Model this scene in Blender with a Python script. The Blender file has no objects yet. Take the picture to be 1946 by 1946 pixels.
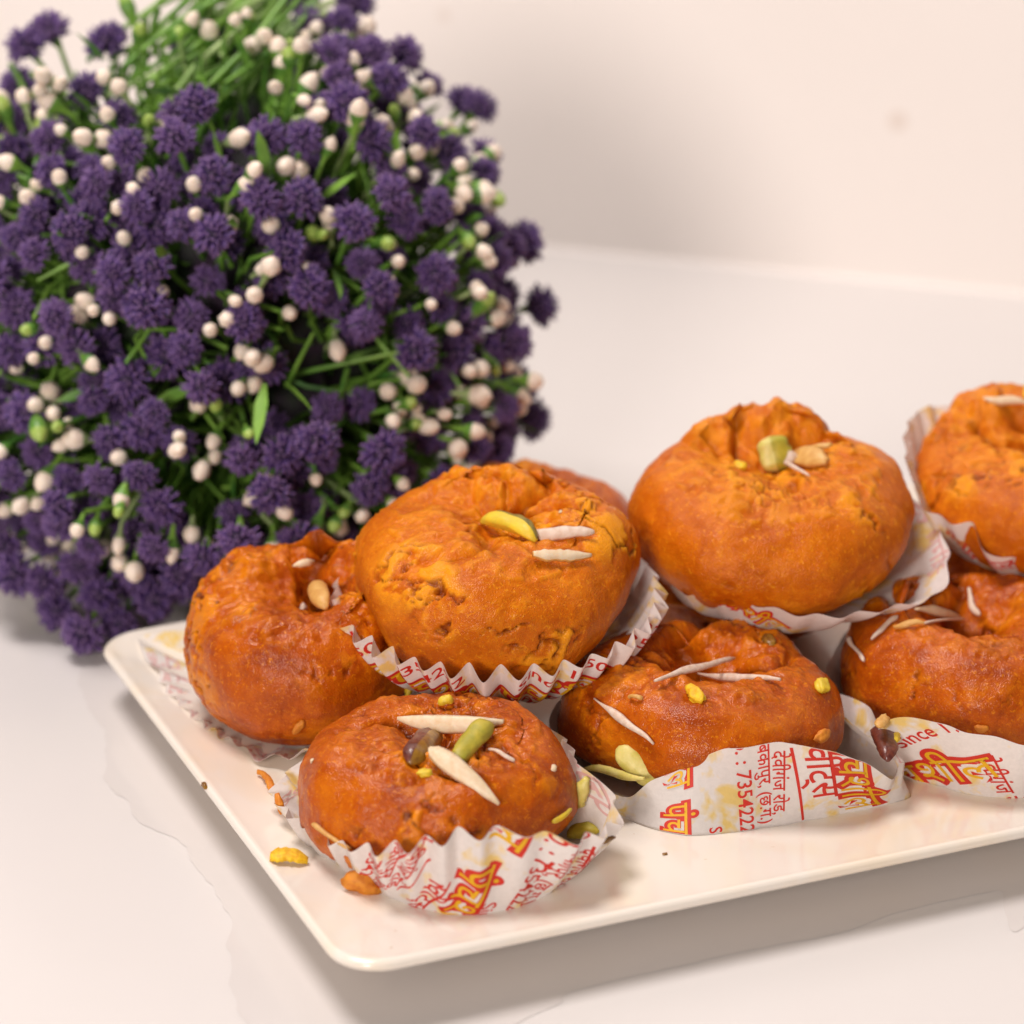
import bpy, bmesh, math, random
import numpy as np
from mathutils import Vector, Matrix, noise
from mathutils.bvhtree import BVHTree

random.seed(7)
MM = 0.001
sc = bpy.context.scene
COL = sc.collection

# ------------------------------------------------------------------ camera
CAM_H, CAM_P, CAM_F = 264.4, math.radians(22.0), 2.4     # height (mm), pitch down, focal / picture width
cd = bpy.data.cameras.new('camera')
cd.sensor_fit = 'HORIZONTAL'; cd.sensor_width = 36.0; cd.lens = 36.0 * CAM_F
cd.clip_start = 0.02; cd.clip_end = 20.0
cd.dof.use_dof = True; cd.dof.focus_distance = 0.512; cd.dof.aperture_fstop = 10.8
cam = bpy.data.objects.new('camera', cd); COL.objects.link(cam)
cam.location = (0, 0, CAM_H * MM)
cam.rotation_euler = (math.radians(90) - CAM_P, 0, 0)
sc.camera = cam

# ------------------------------------------------------------------ world + lamps (an indoor photograph)
w = bpy.data.worlds.new('World'); sc.world = w; w.use_nodes = True
bg = w.node_tree.nodes['Background']
bg.inputs[0].default_value = (1.0, 0.93, 0.89, 1); bg.inputs[1].default_value = 0.12

def lamp(name, loc, target, power, size, color, size_y=None):
    l = bpy.data.lights.new(name, 'AREA'); l.energy = power; l.color = color
    l.shape = 'RECTANGLE' if size_y else 'DISK'; l.size = size
    if size_y: l.size_y = size_y
    o = bpy.data.objects.new(name, l); COL.objects.link(o)
    o.location = Vector(loc) * MM
    o.rotation_euler = (Vector(target) - Vector(loc)).to_track_quat('-Z', 'Y').to_euler()
    return o
lamp('front_lamp', (-420, -680, 500), (-20, 640, 50), 11.0, 0.34, (1.0, 0.89, 0.82))
lamp('ceiling_lamp', (-320, 570, 1150), (60, 640, 0), 11.4, 0.42, (1.0, 0.92, 0.885))

sc.view_settings.view_transform = 'Standard'; sc.view_settings.look = 'None'
sc.view_settings.exposure = 0.0; sc.view_settings.gamma = 1.0; sc.view_settings.use_curve_mapping = False

# ------------------------------------------------------------------ photo pixel -> place (millimetres)
_f = Vector((0, math.cos(CAM_P), -math.sin(CAM_P))); _u = Vector((0, math.sin(CAM_P), math.cos(CAM_P))); _r = Vector((1, 0, 0))
EYE = Vector((0, 0, CAM_H))
def ray(px, py):
    return (_f + (px - 973) / 1946 / CAM_F * _r - (py - 973) / 1946 / CAM_F * _u).normalized()
def at(px, py, z):
    d = ray(px, py); return EYE + d * ((z - CAM_H) / d.z)

# ------------------------------------------------------------------ helpers
def tag(o, label=None, cat=None, group=None, kind=None):
    if label: o['label'] = label
    if cat: o['category'] = cat
    if group: o['group'] = group
    if kind: o['kind'] = kind
    return o
def mesh_obj(name, verts, faces, mats, parent=None, loc=(0, 0, 0), smooth=True, mi=None):
    """verts in mm, relative to loc (mm)"""
    me = bpy.data.meshes.new(name)
    v = np.asarray(verts, dtype=np.float64) * MM
    me.from_pydata(v.tolist(), [], faces if isinstance(faces, list) else faces.tolist())
    for m in (mats if isinstance(mats, (list, tuple)) else [mats]): me.materials.append(m)
    if smooth: me.polygons.foreach_set('use_smooth', [True] * len(me.polygons))
    if mi is not None: me.polygons.foreach_set('material_index', mi)
    me.update()
    o = bpy.data.objects.new(name, me); COL.objects.link(o)
    o.location = Vector(loc) * MM
    if parent: o.parent = parent
    return o
def grid_faces(nu, nv, wrap=True):
    """rows nv of nu columns; index = j*nu+i"""
    i = np.arange(nu if wrap else nu - 1); j = np.arange(nv - 1)
    I, J = np.meshgrid(i, j); I2 = (I + 1) % nu
    return np.stack([J * nu + I, J * nu + I2, (J + 1) * nu + I2, (J + 1) * nu + I], -1).reshape(-1, 4)
def catmull(P, n, closed=False):
    P = np.asarray(P, float)
    out = []
    m = len(P)
    segs = m if closed else m - 1
    t = np.linspace(0, 1, n, endpoint=False)
    for k in range(segs):
        if closed: p0, p1, p2, p3 = P[(k - 1) % m], P[k], P[(k + 1) % m], P[(k + 2) % m]
        else: p0, p1, p2, p3 = P[max(k - 1, 0)], P[k], P[k + 1], P[min(k + 2, m - 1)]
        T = t[:, None]
        out.append(0.5 * ((2 * p1) + (-p0 + p2) * T + (2 * p0 - 5 * p1 + 4 * p2 - p3) * T ** 2 + (-p0 + 3 * p1 - 3 * p2 + p3) * T ** 3))
    if not closed: out.append(P[-1:])
    return np.concatenate(out)
def fbm(p, octv=3):
    return noise.fractal(p, 1.0, 2.0, octv)
def sstep(a, b, x):
    t = min(max((x - a) / (b - a), 0.0), 1.0); return t * t * (3 - 2 * t)

# ------------------------------------------------------------------ materials
def mat(name):
    m = bpy.data.materials.new(name); m.use_nodes = True
    nt = m.node_tree; return m, nt, nt.nodes['Principled BSDF']
def N(nt, t, **kw):
    n = nt.nodes.new(t)
    for k, v in kw.items():
        if k.startswith('i_'):
            key = k[2:]; key = int(key) if key.isdigit() else key.replace('_', ' ')
            n.inputs[key].default_value = v
        else: setattr(n, k, v)
    return n
def L(nt, a, b): nt.links.new(a, b)
def ramp(nt, src, stops):
    r = N(nt, 'ShaderNodeValToRGB'); e = r.color_ramp.elements
    while len(e) < len(stops): e.new(0.5)
    for k, (p, c) in enumerate(stops):
        e[k].position = p; e[k].color = (c[0], c[1], c[2], 1) if len(c) == 3 else c
    L(nt, src, r.inputs[0]); return r
def nz(nt, coord, scale, detail=3, rough=0.55, dist=0.0):
    n = N(nt, 'ShaderNodeTexNoise'); n.inputs['Scale'].default_value = scale
    n.inputs['Detail'].default_value = detail; n.inputs['Roughness'].default_value = rough
    n.inputs['Distortion'].default_value = dist
    L(nt, coord, n.inputs['Vector']); return n
def mixc(nt, fac, a, b, mode='MIX'):
    m = N(nt, 'ShaderNodeMix', data_type='RGBA', blend_type=mode)
    for s, v in ((m.inputs[0], fac), (m.inputs[6], a), (m.inputs[7], b)):
        if hasattr(v, 'links'): L(nt, v, s)
        else: s.default_value = v if not isinstance(v, tuple) else (v[0], v[1], v[2], 1)
    return m.outputs[2]

def dough_mat(name, dark, mid, light, crumb, rough=0.42, coat=0.25):
    m, nt, p = mat(name)
    co = N(nt, 'ShaderNodeTexCoord').outputs['Object']
    n1 = nz(nt, co, 95, 5, 0.65, 0.6); n2 = nz(nt, co, 480, 4, 0.65, 0.5); n3 = nz(nt, co, 2700, 1, 0.5)
    base = ramp(nt, n1.outputs[0], [(0.30, dark), (0.52, mid), (0.74, light)])
    fl = ramp(nt, n2.outputs[0], [(0.54, (0, 0, 0)), (0.64, (1, 1, 1))])
    f2 = N(nt, 'ShaderNodeMath', operation='MULTIPLY', i_1=0.24); L(nt, fl.outputs[0], f2.inputs[0])
    c0 = mixc(nt, f2.outputs[0], base.outputs[0], light)
    n4 = nz(nt, co, 950, 4, 0.7, 0.8); fk = ramp(nt, n4.outputs[0], [(0.575, (0, 0, 0)), (0.64, (0.62, 0.62, 0.62))]); dk = ramp(nt, n4.outputs[0], [(0.34, (0.45, 0.45, 0.45)), (0.42, (0, 0, 0))])
    c0 = mixc(nt, dk.outputs[0], c0, dark)
    c1 = mixc(nt, fk.outputs[0], c0, crumb)
    at_ = N(nt, 'ShaderNodeAttribute', attribute_name='crumb')
    c2 = mixc(nt, at_.outputs['Fac'], c1, crumb)
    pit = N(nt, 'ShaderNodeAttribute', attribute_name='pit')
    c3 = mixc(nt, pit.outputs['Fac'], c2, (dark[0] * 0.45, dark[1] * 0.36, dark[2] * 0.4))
    L(nt, c3, p.inputs['Base Color'])
    rr = ramp(nt, n2.outputs[0], [(0.35, (rough - 0.1,) * 3), (0.7, (rough + 0.16,) * 3)])
    L(nt, rr.outputs[0], p.inputs['Roughness'])
    p.inputs['Subsurface Weight'].default_value = 0.12
    p.inputs['Subsurface Radius'].default_value = (1.0, 0.35, 0.08)
    p.inputs['Subsurface Scale'].default_value = 0.0022
    p.inputs['Coat Weight'].default_value = coat; p.inputs['Coat Roughness'].default_value = 0.17; p.inputs['Coat IOR'].default_value = 1.4
    p.inputs['Specular IOR Level'].default_value = 0.06
    add = N(nt, 'ShaderNodeMath', operation='MULTIPLY_ADD', i_1=0.8)
    n2s = N(nt, 'ShaderNodeMath', operation='MULTIPLY', i_1=0.2); L(nt, n2.outputs[0], n2s.inputs[0])
    L(nt, n3.outputs[0], add.inputs[0]); L(nt, n2s.outputs[0], add.inputs[2])
    b = N(nt, 'ShaderNodeBump', i_Strength=1.0, i_Distance=(0.00027 if coat < 0.5 else 0.00020)); L(nt, add.outputs[0], b.inputs['Height'])
    L(nt, b.outputs[0], p.inputs['Normal']); L(nt, b.outputs[0], p.inputs['Coat Normal'])
    return m
M_RED = dough_mat('glazed_dough', (0.28, 0.037, 0.001), (0.47, 0.087, 0.0015), (0.62, 0.160, 0.003), (0.74, 0.24, 0.004), 0.5, 0.62)
M_GOLD = dough_mat('golden_dough', (0.46, 0.088, 0.0012), (0.61, 0.144, 0.003), (0.74, 0.225, 0.006), (0.82, 0.31, 0.010), 0.55, 0.42)

def paper_mat(name, base, trans=0.28, stain=True):
    m, nt, p = mat(name)
    co = N(nt, 'ShaderNodeTexCoord').outputs['Object']
    n1 = nz(nt, co, 130, 3, 0.6, 0.3); n2 = nz(nt, co, 900, 3, 0.6)
    c = base
    if stain:
        s = ramp(nt, n1.outputs[0], [(0.545, (0, 0, 0)), (0.66, (1, 1, 1))])
        s2 = N(nt, 'ShaderNodeMath', operation='MULTIPLY', i_1=0.8); L(nt, s.outputs[0], s2.inputs[0])
        c = mixc(nt, s2.outputs[0], base, (0.90, 0.63, 0.09))
        g = ramp(nt, n2.outputs[0], [(0.35, (0.94, 0.94, 0.94)), (0.65, (1, 1, 1))])
        c = mixc(nt, 1.0, c, g.outputs[0], 'MULTIPLY')
        L(nt, c, p.inputs['Base Color'])
    else: p.inputs['Base Color'].default_value = (*base, 1)
    p.inputs['Roughness'].default_value = 0.5
    p.inputs['Specular IOR Level'].default_value = 0.35
    t = N(nt, 'ShaderNodeBsdfTranslucent')
    if stain: L(nt, c, t.inputs[0])
    else: t.inputs[0].default_value = (*base, 1)
    b = N(nt, 'ShaderNodeBump', i_Strength=0.25, i_Distance=0.0003); L(nt, n2.outputs[0], b.inputs['Height']); L(nt, b.outputs[0], p.inputs['Normal'])
    mx = N(nt, 'ShaderNodeMixShader', i_0=trans); L(nt, p.outputs[0], mx.inputs[1]); L(nt, t.outputs[0], mx.inputs[2])
    L(nt, mx.outputs[0], nt.nodes['Material Output'].inputs[0])
    return m
M_PAPER = paper_mat('waxed_paper', (0.86, 0.82, 0.79))
M_INK = paper_mat('red_ink', (0.66, 0.035, 0.022), 0.15, False)
M_YEL = paper_mat('yellow_ink', (0.83, 0.47, 0.012), 0.15, False)
M_FAINT = paper_mat('ink_show_through', (0.80, 0.52, 0.50), 0.3, False)

def simple(name, c, rough=0.5, var=None, scale=400, sss=0.0, bump=0.0, coat=0.0, attr=None):
    m, nt, p = mat(name)
    co = N(nt, 'ShaderNodeTexCoord').outputs['Object']
    n = nz(nt, co, scale, 3, 0.6, 0.3)
    if var:
        r = ramp(nt, n.outputs[0], [(0.35, var), (0.62, c)]); L(nt, r.outputs[0], p.inputs['Base Color'])
    else: p.inputs['Base Color'].default_value = (*c, 1)
    p.inputs['Roughness'].default_value = rough
    p.inputs['Coat Weight'].default_value = coat; p.inputs['Coat Roughness'].default_value = 0.15
    if sss:
        p.inputs['Subsurface Weight'].default_value = sss
        p.inputs['Subsurface Radius'].default_value = (1, 0.7, 0.4); p.inputs['Subsurface Scale'].default_value = 0.0012
    if bump:
        b = N(nt, 'ShaderNodeBump', i_Strength=bump, i_Distance=0.0004); L(nt, n.outputs[0], b.inputs['Height']); L(nt, b.outputs[0], p.inputs['Normal'])
    return m
M_ALMOND = simple('almond_flesh', (0.80, 0.66, 0.47), 0.45, (0.74, 0.54, 0.33), 500, 0.3, 0.3)
M_ALMOND_PALE = simple('dry_almond_flesh', (0.74, 0.60, 0.50), 0.55, (0.62, 0.45, 0.34), 600, 0.2, 0.3)
M_SKIN = simple('almond_skin', (0.36, 0.13, 0.03), 0.6, (0.5, 0.2, 0.05), 900)
M_TAN = simple('toasted_almond', (0.70, 0.42, 0.13), 0.5, (0.60, 0.30, 0.07), 500, 0.2, 0.3)
M_PIST = simple('pistachio_flesh', (0.50, 0.40, 0.035), 0.5, (0.36, 0.32, 0.03), 350, 0.3, 0.6, 0.0)
M_PISTY = simple('yellow_pistachio', (0.80, 0.56, 0.03), 0.5, (0.66, 0.50, 0.04), 350, 0.3, 0.6, 0.0)
M_PISTP = simple('pale_pistachio', (0.70, 0.60, 0.20), 0.45, (0.58, 0.50, 0.10), 350, 0.3, 0.3)
M_PSKIN = simple('pistachio_skin', (0.13, 0.11, 0.012), 0.45, (0.30, 0.22, 0.02), 450, 0.1, 0.3)
M_OLIVE = simple('soaked_nut', (0.30, 0.15, 0.012), 0.35, (0.16, 0.06, 0.008), 380, 0.2, 0.3, 0.3)
M_DATE = simple('dark_red_skin', (0.095, 0.016, 0.012), 0.4, (0.17, 0.04, 0.02), 700, 0.1, 0.5, 0.3)
M_CRUMB = simple('orange_crumb', (0.72, 0.27, 0.02), 0.6, (0.58, 0.17, 0.012), 700, 0.2, 0.6)
M_CRUMBY = simple('yellow_crumb', (0.88, 0.58, 0.015), 0.6, (0.75, 0.38, 0.01), 700, 0.2, 0.6)
M_PETAL = simple('purple_petal', (0.125, 0.066, 0.245), 0.55, (0.088, 0.042, 0.18), 300)
M_PETAL2 = simple('faded_purple_petal', (0.15, 0.080, 0.265), 0.6, (0.108, 0.052, 0.195), 300)
M_PETAL3 = simple('deep_purple_petal', (0.095, 0.050, 0.205), 0.5, (0.068, 0.030, 0.145), 300)
M_HEADCORE = simple('dark_purple_core', (0.020, 0.008, 0.036), 0.7)
M_TIP = simple('petal_tip', (0.21, 0.115, 0.27), 0.5)
M_BUD = simple('cream_bud', (0.88, 0.78, 0.67), 0.45, (0.80, 0.66, 0.54), 300, 0.2)
M_GBUD = simple('lime_bud', (0.42, 0.54, 0.13), 0.4, (0.25, 0.42, 0.07), 200, 0.2)
M_STEM = simple('green_stem', (0.21, 0.39, 0.06), 0.4, (0.11, 0.26, 0.035), 60)
M_LEAF = simple('leaf_green', (0.22, 0.42, 0.06), 0.4, (0.055, 0.18, 0.03), 60)
M_INSHADE = simple('inner_shade_green', (0.016, 0.035, 0.010), 0.8, (0.03, 0.012, 0.035), 120)  # almost black: the shade inside the bush put into the colour
M_PALE = simple('pale_green_stem', (0.44, 0.56, 0.25), 0.45, (0.22, 0.36, 0.10), 90)

# ------------------------------------------------------------------ setting: table, wall
m_t, nt, p = mat('white_laminate')
co = N(nt, 'ShaderNodeTexCoord').outputs['Object']
n1 = nz(nt, co, 6, 3, 0.5); r1 = ramp(nt, n1.outputs[0], [(0.3, (0.725, 0.695, 0.68)), (0.7, (0.75, 0.72, 0.705))])
sp = nz(nt, co, 260, 2, 0.5); r2 = ramp(nt, sp.outputs[0], [(0.18, (0.80, 0.74, 0.66)), (0.215, (1, 1, 1))])
L(nt, mixc(nt, 1.0, r1.outputs[0], r2.outputs[0], 'MULTIPLY'), p.inputs['Base Color'])
p.inputs['Roughness'].default_value = 0.22; p.inputs['Specular IOR Level'].default_value = 0.35
nb = nz(nt, co, 45, 3, 0.5); b = N(nt, 'ShaderNodeBump', i_Strength=0.06, i_Distance=0.001); L(nt, nb.outputs[0], b.inputs['Height']); L(nt, b.outputs[0], p.inputs['Normal'])
m_w, nt, p = mat('painted_wall')
co = N(nt, 'ShaderNodeTexCoord').outputs['Object']
n1 = nz(nt, co, 4, 3, 0.5); r1 = ramp(nt, n1.outputs[0], [(0.3, (0.90, 0.835, 0.795)), (0.7, (0.92, 0.86, 0.82))])
sp = N(nt, 'ShaderNodeTexVoronoi', i_Scale=26.0); L(nt, co, sp.inputs['Vector'])
r2 = ramp(nt, sp.outputs[0], [(0.09, (0.90, 0.86, 0.83)), (0.13, (1, 1, 1))])
L(nt, mixc(nt, 1.0, r1.outputs[0], r2.outputs[0], 'MULTIPLY'), p.inputs['Base Color']); p.inputs['Roughness'].default_value = 0.6

wa = at(1060, 476, 0); wb = at(1946, 562, 0)
wd = (wb - wa); wd.z = 0; wd.normalize(); wn = Vector((wd.y, -wd.x, 0))
e0 = wa - wd * 1200; e1 = wa + wd * 1300
tb = [(e0.x, e0.y), (e1.x, e1.y), (1300, -400), (-1300, -400)]
TZ = 25.0
tv = [(x, y, 0) for x, y in tb] + [(x, y, -TZ) for x, y in tb]
tf = [[3, 2, 1, 0], [4, 5, 6, 7], [0, 1, 5, 4], [1, 2, 6, 5], [2, 3, 7, 6], [3, 0, 4, 7]]
table = mesh_obj('table_top', tv, tf, m_t, smooth=False); tag(table, kind='structure')
# wall: a slab with a small cove at its foot
H = 900
CV = 2.0
rows = [(CV * (1 - math.sin(math.radians(a))), CV * (1 - math.cos(math.radians(a))) + 0.25) for a in range(0, 91, 6)] + [(0, H), (-40, H), (-40, -TZ), (-1, -TZ), (-1, 0.05), (CV, 0.06)]
wv, wf = [], []
for (d, z) in rows:
    for e in (e0, e1):
        q = e + wn * d; wv.append((q.x, q.y, z))
for k in range(len(rows)):
    a, b2 = 2 * k, 2 * ((k + 1) % len(rows)); wf.append([a, a + 1, b2 + 1, b2])
wall = mesh_obj('back_wall', wv, wf, m_w, smooth=True)
wall.data.set_sharp_from_angle(angle=math.radians(30)); tag(wall, kind='structure')

# thin flat sheet on the table round the plate: slightly darker, glossier, ragged edge
m_f, nt, p = mat('darker_glossy_patch')
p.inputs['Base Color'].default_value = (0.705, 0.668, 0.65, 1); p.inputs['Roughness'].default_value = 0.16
patch_px = [(161, 1270), (161, 1326), (193, 1386), (196, 1442), (214, 1498), (261, 1554), (335, 1596), (368, 1647), (428, 1731), (433, 1829), (442, 1889), (475, 1945),
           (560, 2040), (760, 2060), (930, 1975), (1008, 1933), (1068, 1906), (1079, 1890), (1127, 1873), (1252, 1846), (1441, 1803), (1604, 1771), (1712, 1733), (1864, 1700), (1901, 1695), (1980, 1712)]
pts = [at(a, b, 0) for a, b in patch_px] + [Vector((190, 620, 0)), Vector((20, 640, 0)), Vector((-90, 570, 0))]
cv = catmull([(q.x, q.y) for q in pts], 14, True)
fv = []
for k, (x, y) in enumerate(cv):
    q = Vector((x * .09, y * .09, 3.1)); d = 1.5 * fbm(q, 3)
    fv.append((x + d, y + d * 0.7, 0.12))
patch = mesh_obj('table_patch', fv, [list(range(len(fv)))], m_f, smooth=False)
tag(patch, kind='structure')

# ------------------------------------------------------------------ plate
m_p, nt, p = mat('white_porcelain')
co = N(nt, 'ShaderNodeTexCoord').outputs['Object']
n1 = nz(nt, co, 38, 3, 0.55, 0.5); r1 = ramp(nt, n1.outputs[0], [(0.48, (0.83, 0.77, 0.69)), (0.72, (0.84, 0.73, 0.58))])
sp = nz(nt, co, 420, 2, 0.5); r2 = ramp(nt, sp.outputs[0], [(0.20, (0.62, 0.42, 0.22)), (0.235, (1, 1, 1))])
L(nt, mixc(nt, 1.0, r1.outputs[0], r2.outputs[0], 'MULTIPLY'), p.inputs['Base Color'])
sm = nz(nt, co, 55, 4, 0.6, 1.2); rr_ = ramp(nt, sm.outputs[0], [(0.42, (0.10,) * 3), (0.66, (0.26,) * 3)]); L(nt, rr_.outputs[0], p.inputs['Roughness']); p.inputs['Coat Weight'].default_value = 0.2; p.inputs['Coat Roughness'].default_value = 0.06
RIMZ = 14.6; FLZ = 11.5
c_f = at(656, 1846, RIMZ); c_b = at(176, 1210, RIMZ); d_f = (at(1946, 1577, RIMZ) - c_f).normalized(); d_b = (at(366, 1160, RIMZ) - c_b).normalized()
d_b = (d_b * 0.35 + d_f * 0.65).normalized()
quad = [c_f, c_f + d_f * 290, c_b + d_b * 290, c_b]
quad = [Vector((q.x, q.y, 0)) for q in quad]
qc = sum(quad, Vector()) / 4
def ring(inset, rad, n=14):
    out = []
    P = quad
    # inset the quad edge by edge
    Q = []
    for k in range(4):
        a, b_, c = P[k - 1], P[k], P[(k + 1) % 4]
        e1_, e2_ = (b_ - a).normalized(), (c - b_).normalized()
        n1_, n2_ = Vector((-e1_.y, e1_.x, 0)), Vector((-e2_.y, e2_.x, 0))
        bis = (n1_ + n2_); bis = bis / bis.dot(n1_)
        Q.append(b_ + bis * inset)
    for k in range(4):
        a, b_, c = Q[k - 1], Q[k], Q[(k + 1) % 4]
        r = max(rad, 2.0)
        d1, d2 = (a - b_).normalized(), (c - b_).normalized()
        half = d1.angle(d2) / 2; t = r / math.tan(half)
        ctr = b_ + (d1 + d2).normalized() * (r / math.sin(half))
        s, e = b_ + d1 * t, b_ + d2 * t
        a0 = math.atan2(s.y - ctr.y, s.x - ctr.x); a1 = math.atan2(e.y - ctr.y, e.x - ctr.x)
        while a1 < a0 - 1e-6: a1 += 2 * math.pi
        if a1 - a0 > math.pi: a1 -= 2 * math.pi
        for i in range(n):
            g = a0 + (a1 - a0) * i / (n - 1); out.append((ctr.x + r * math.cos(g), ctr.y + r * math.sin(g)))
    return out
prof = [(60, FLZ), (36, FLZ), (26, FLZ + 0.15), (18, FLZ + 0.6), (12, FLZ + 1.25), (7, FLZ + 1.95), (3.4, FLZ + 2.6), (2.0, RIMZ - 0.25), (1.2, RIMZ), (0.5, RIMZ - 0.2), (0.1, RIMZ - 0.7), (0, RIMZ - 1.3), (0.3, RIMZ - 2.0), (1.3, RIMZ - 2.8),
        (4.5, RIMZ - 4.8), (9, RIMZ - 8.0), (14, RIMZ - 10.7), (19, 3.4), (21, 1.2), (21.6, 0.35), (22.4, 0.13), (23.4, 0.13), (24.2, 0.4), (25, 2.6), (30, 3.4), (60, 3.5)]
pv = []; nring = 4 * 14
for ins, z in prof:
    for (x, y) in ring(ins, 10.5 - min(ins, 60) * 0.08 if ins < 40 else 8): pv.append((x - qc.x, y - qc.y, z))
pf = [list(map(int, f)) for f in grid_faces(nring, len(prof))]
pf = [f[::-1] for f in pf]
pf.append(list(range(nring))); pf.append(list(range((len(prof) - 1) * nring, len(prof) * nring))[::-1])
plate = mesh_obj('serving_plate', pv, pf, m_p, loc=(qc.x, qc.y, 0))
me = plate.data; bm = bmesh.new(); bm.from_mesh(me); bmesh.ops.recalc_face_normals(bm, faces=bm.faces); bm.to_mesh(me); bm.free()
HOST = {'plate': BVHTree.FromPolygons([v.co / MM + Vector((qc.x, qc.y, 0)) for v in me.vertices], [list(f.vertices) for f in me.polygons])}
tag(plate, 'white rectangular porcelain plate carrying the stacked orange sweets', 'plate')

# ------------------------------------------------------------------ sweets
PROF = catmull([(0, 0.05), (0.35, 0.0), (0.58, 0.02), (0.78, 0.13), (0.93, 0.32), (1.0, 0.54), (0.96, 0.75), (0.82, 0.92), (0.62, 1.0), (0.42, 0.985), (0.24, 0.89), (0.10, 0.78), (0, 0.755)], 13)
JTOP = 8 * 13
PROF_LOW = catmull([(0, 0.03), (0.38, 0.0), (0.68, 0.015), (0.88, 0.10), (0.98, 0.27), (1.0, 0.46), (0.965, 0.69), (0.83, 0.90), (0.62, 1.0), (0.42, 0.985), (0.24, 0.89), (0.10, 0.78), (0, 0.755)], 13)
NT = 384
def sweet(key, label, cx, cy, z0, R, Hh, m, tilt=(0, 0), rotz=0, sx=1.0, sy=1.0, dimple=(0, 0), ddepth=1.0, creases=(), knobs=(), seed=0, flake=1.0, crack=1.0, lump=1.0, low=False):
    """tilt in degrees about x (positive = leans to the camera) and y"""
    PR = PROF_LOW if low else PROF; npf = len(PR)
    T = np.linspace(0, 2 * np.pi, NT, endpoint=False)
    V = np.zeros((npf, NT, 3))
    sd = Vector((seed * 17.3, seed * 5.1, seed * 9.7))
    rng = random.Random(seed)
    ph = [rng.uniform(0, 6.28) for _ in range(6)]
    lob = 1 + 0.022 * np.cos(2 * T + ph[0]) + 0.02 * np.cos(3 * T + ph[1]) + 0.013 * np.cos(5 * T + ph[2])
    topv = 1 + 0.05 * np.cos(T + ph[3]) + 0.05 * np.cos(2 * T + ph[4]) + 0.04 * np.cos(4 * T + ph[5])
    for j, (rho, h) in enumerate(PR):
        inner = 1 - rho if j > JTOP else 0.0                  # the dimple wanders off the middle
        hh = h
        if h > 0.5: hh = 0.5 + (h - 0.5) * topv
        if j > JTOP:
            drop = max(0.0, 1.0 - h) * (ddepth - 1.0); hh = hh - drop
        V[j, :, 0] = rho * R * lob * np.cos(T) * sx + dimple[0] * max(inner, 0) ** 1.0 * 1.0
        V[j, :, 1] = rho * R * lob * np.sin(T) * sy + dimple[1] * max(inner, 0) ** 1.0 * 1.0
        V[j, :, 2] = hh * Hh
    # normals of the smooth form
    du = np.roll(V, -1, 1) - np.roll(V, 1, 1)
    dv = np.gradient(V, axis=0)
    Nn = np.cross(du, dv); Nn /= (np.linalg.norm(Nn, axis=2, keepdims=True) + 1e-9)
    Nn[0] = (0, 0, -1); Nn[-1] = (0, 0, 1)
    D = np.zeros((npf, NT)); CR = np.zeros((npf, NT)); PT = np.zeros((npf, NT))
    for j in range(npf):
        for i in range(NT):
            x, y, z = V[j, i]
            q = Vector((x, y, z)) + sd
            d = 1.5 * lump * fbm(q * 0.055, 2) + 0.30 * fbm(q * 0.19, 3)
            n3 = fbm(q * 0.55, 3); d += 0.11 * n3
            if j > JTOP - 8:                                                # crumbly torn middle
                inn = 1 - sstep(0.16, 0.46, rho)
                cn = fbm(q * 0.26 + Vector((2, 8, 5)), 4); d += inn * 0.95 * cn
                CR[j, i] = inn * 0.4 * sstep(-0.05, 0.35, cn) * (1.0 if m is M_GOLD else 0.5)
            a = fbm(q * 0.105 + Vector((3, 7, 1)), 4)                     # torn flaky skin
            wv_ = fbm(q * 0.045 + Vector((11, 2, 5)), 2)
            mask = sstep(-0.05, 0.35, wv_ + 0.12 * (z / Hh - 0.4))
            fk = sstep(0.11, 0.19, a) * mask * flake
            d += 0.48 * fk
            rid = 1 - abs(fbm(q * 0.075 + Vector((1, 4, 9)), 4)) * 2.6
            ck = sstep(0.86, 0.99, rid) * sstep(0.0, 0.4, wv_ + 0.1) * crack
            d -= 0.95 * ck
            pitn = fbm(q * 0.34 + Vector((6, 1, 2)), 2)
            pt = sstep(0.50, 0.70, pitn) * crack * sstep(0.0, 0.3, wv_)
            d -= 0.6 * pt
            CR[j, i] = min(1.0, CR[j, i] + 0.8 * fk + 0.4 * sstep(0.15, 0.4, n3) * mask)
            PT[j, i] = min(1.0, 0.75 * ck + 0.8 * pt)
            D[j, i] = d
    rr = np.hypot(V[:, :, 0] / (R * sx), V[:, :, 1] / (R * sy)); zz = V[:, :, 2] / Hh
    top = np.clip((zz - 0.35) / 0.3, 0, 1)
    for (ang, wdt, dep, r0, r1) in creases:
        da = np.angle(np.exp(1j * (T[None, :] + 0.25 * np.sin(rr * 9 + ang) - math.radians(ang))))
        s = np.exp(-(da * np.maximum(rr, 0.15) * R / wdt) ** 2) * np.clip((rr - r0) / 0.12, 0, 1) * np.clip((r1 - rr) / 0.25, 0, 1) * top
        D -= dep * s; PT = np.maximum(PT, np.clip(s * 1.4 - 0.75, 0, 1) * min(1, dep / 3))
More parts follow.
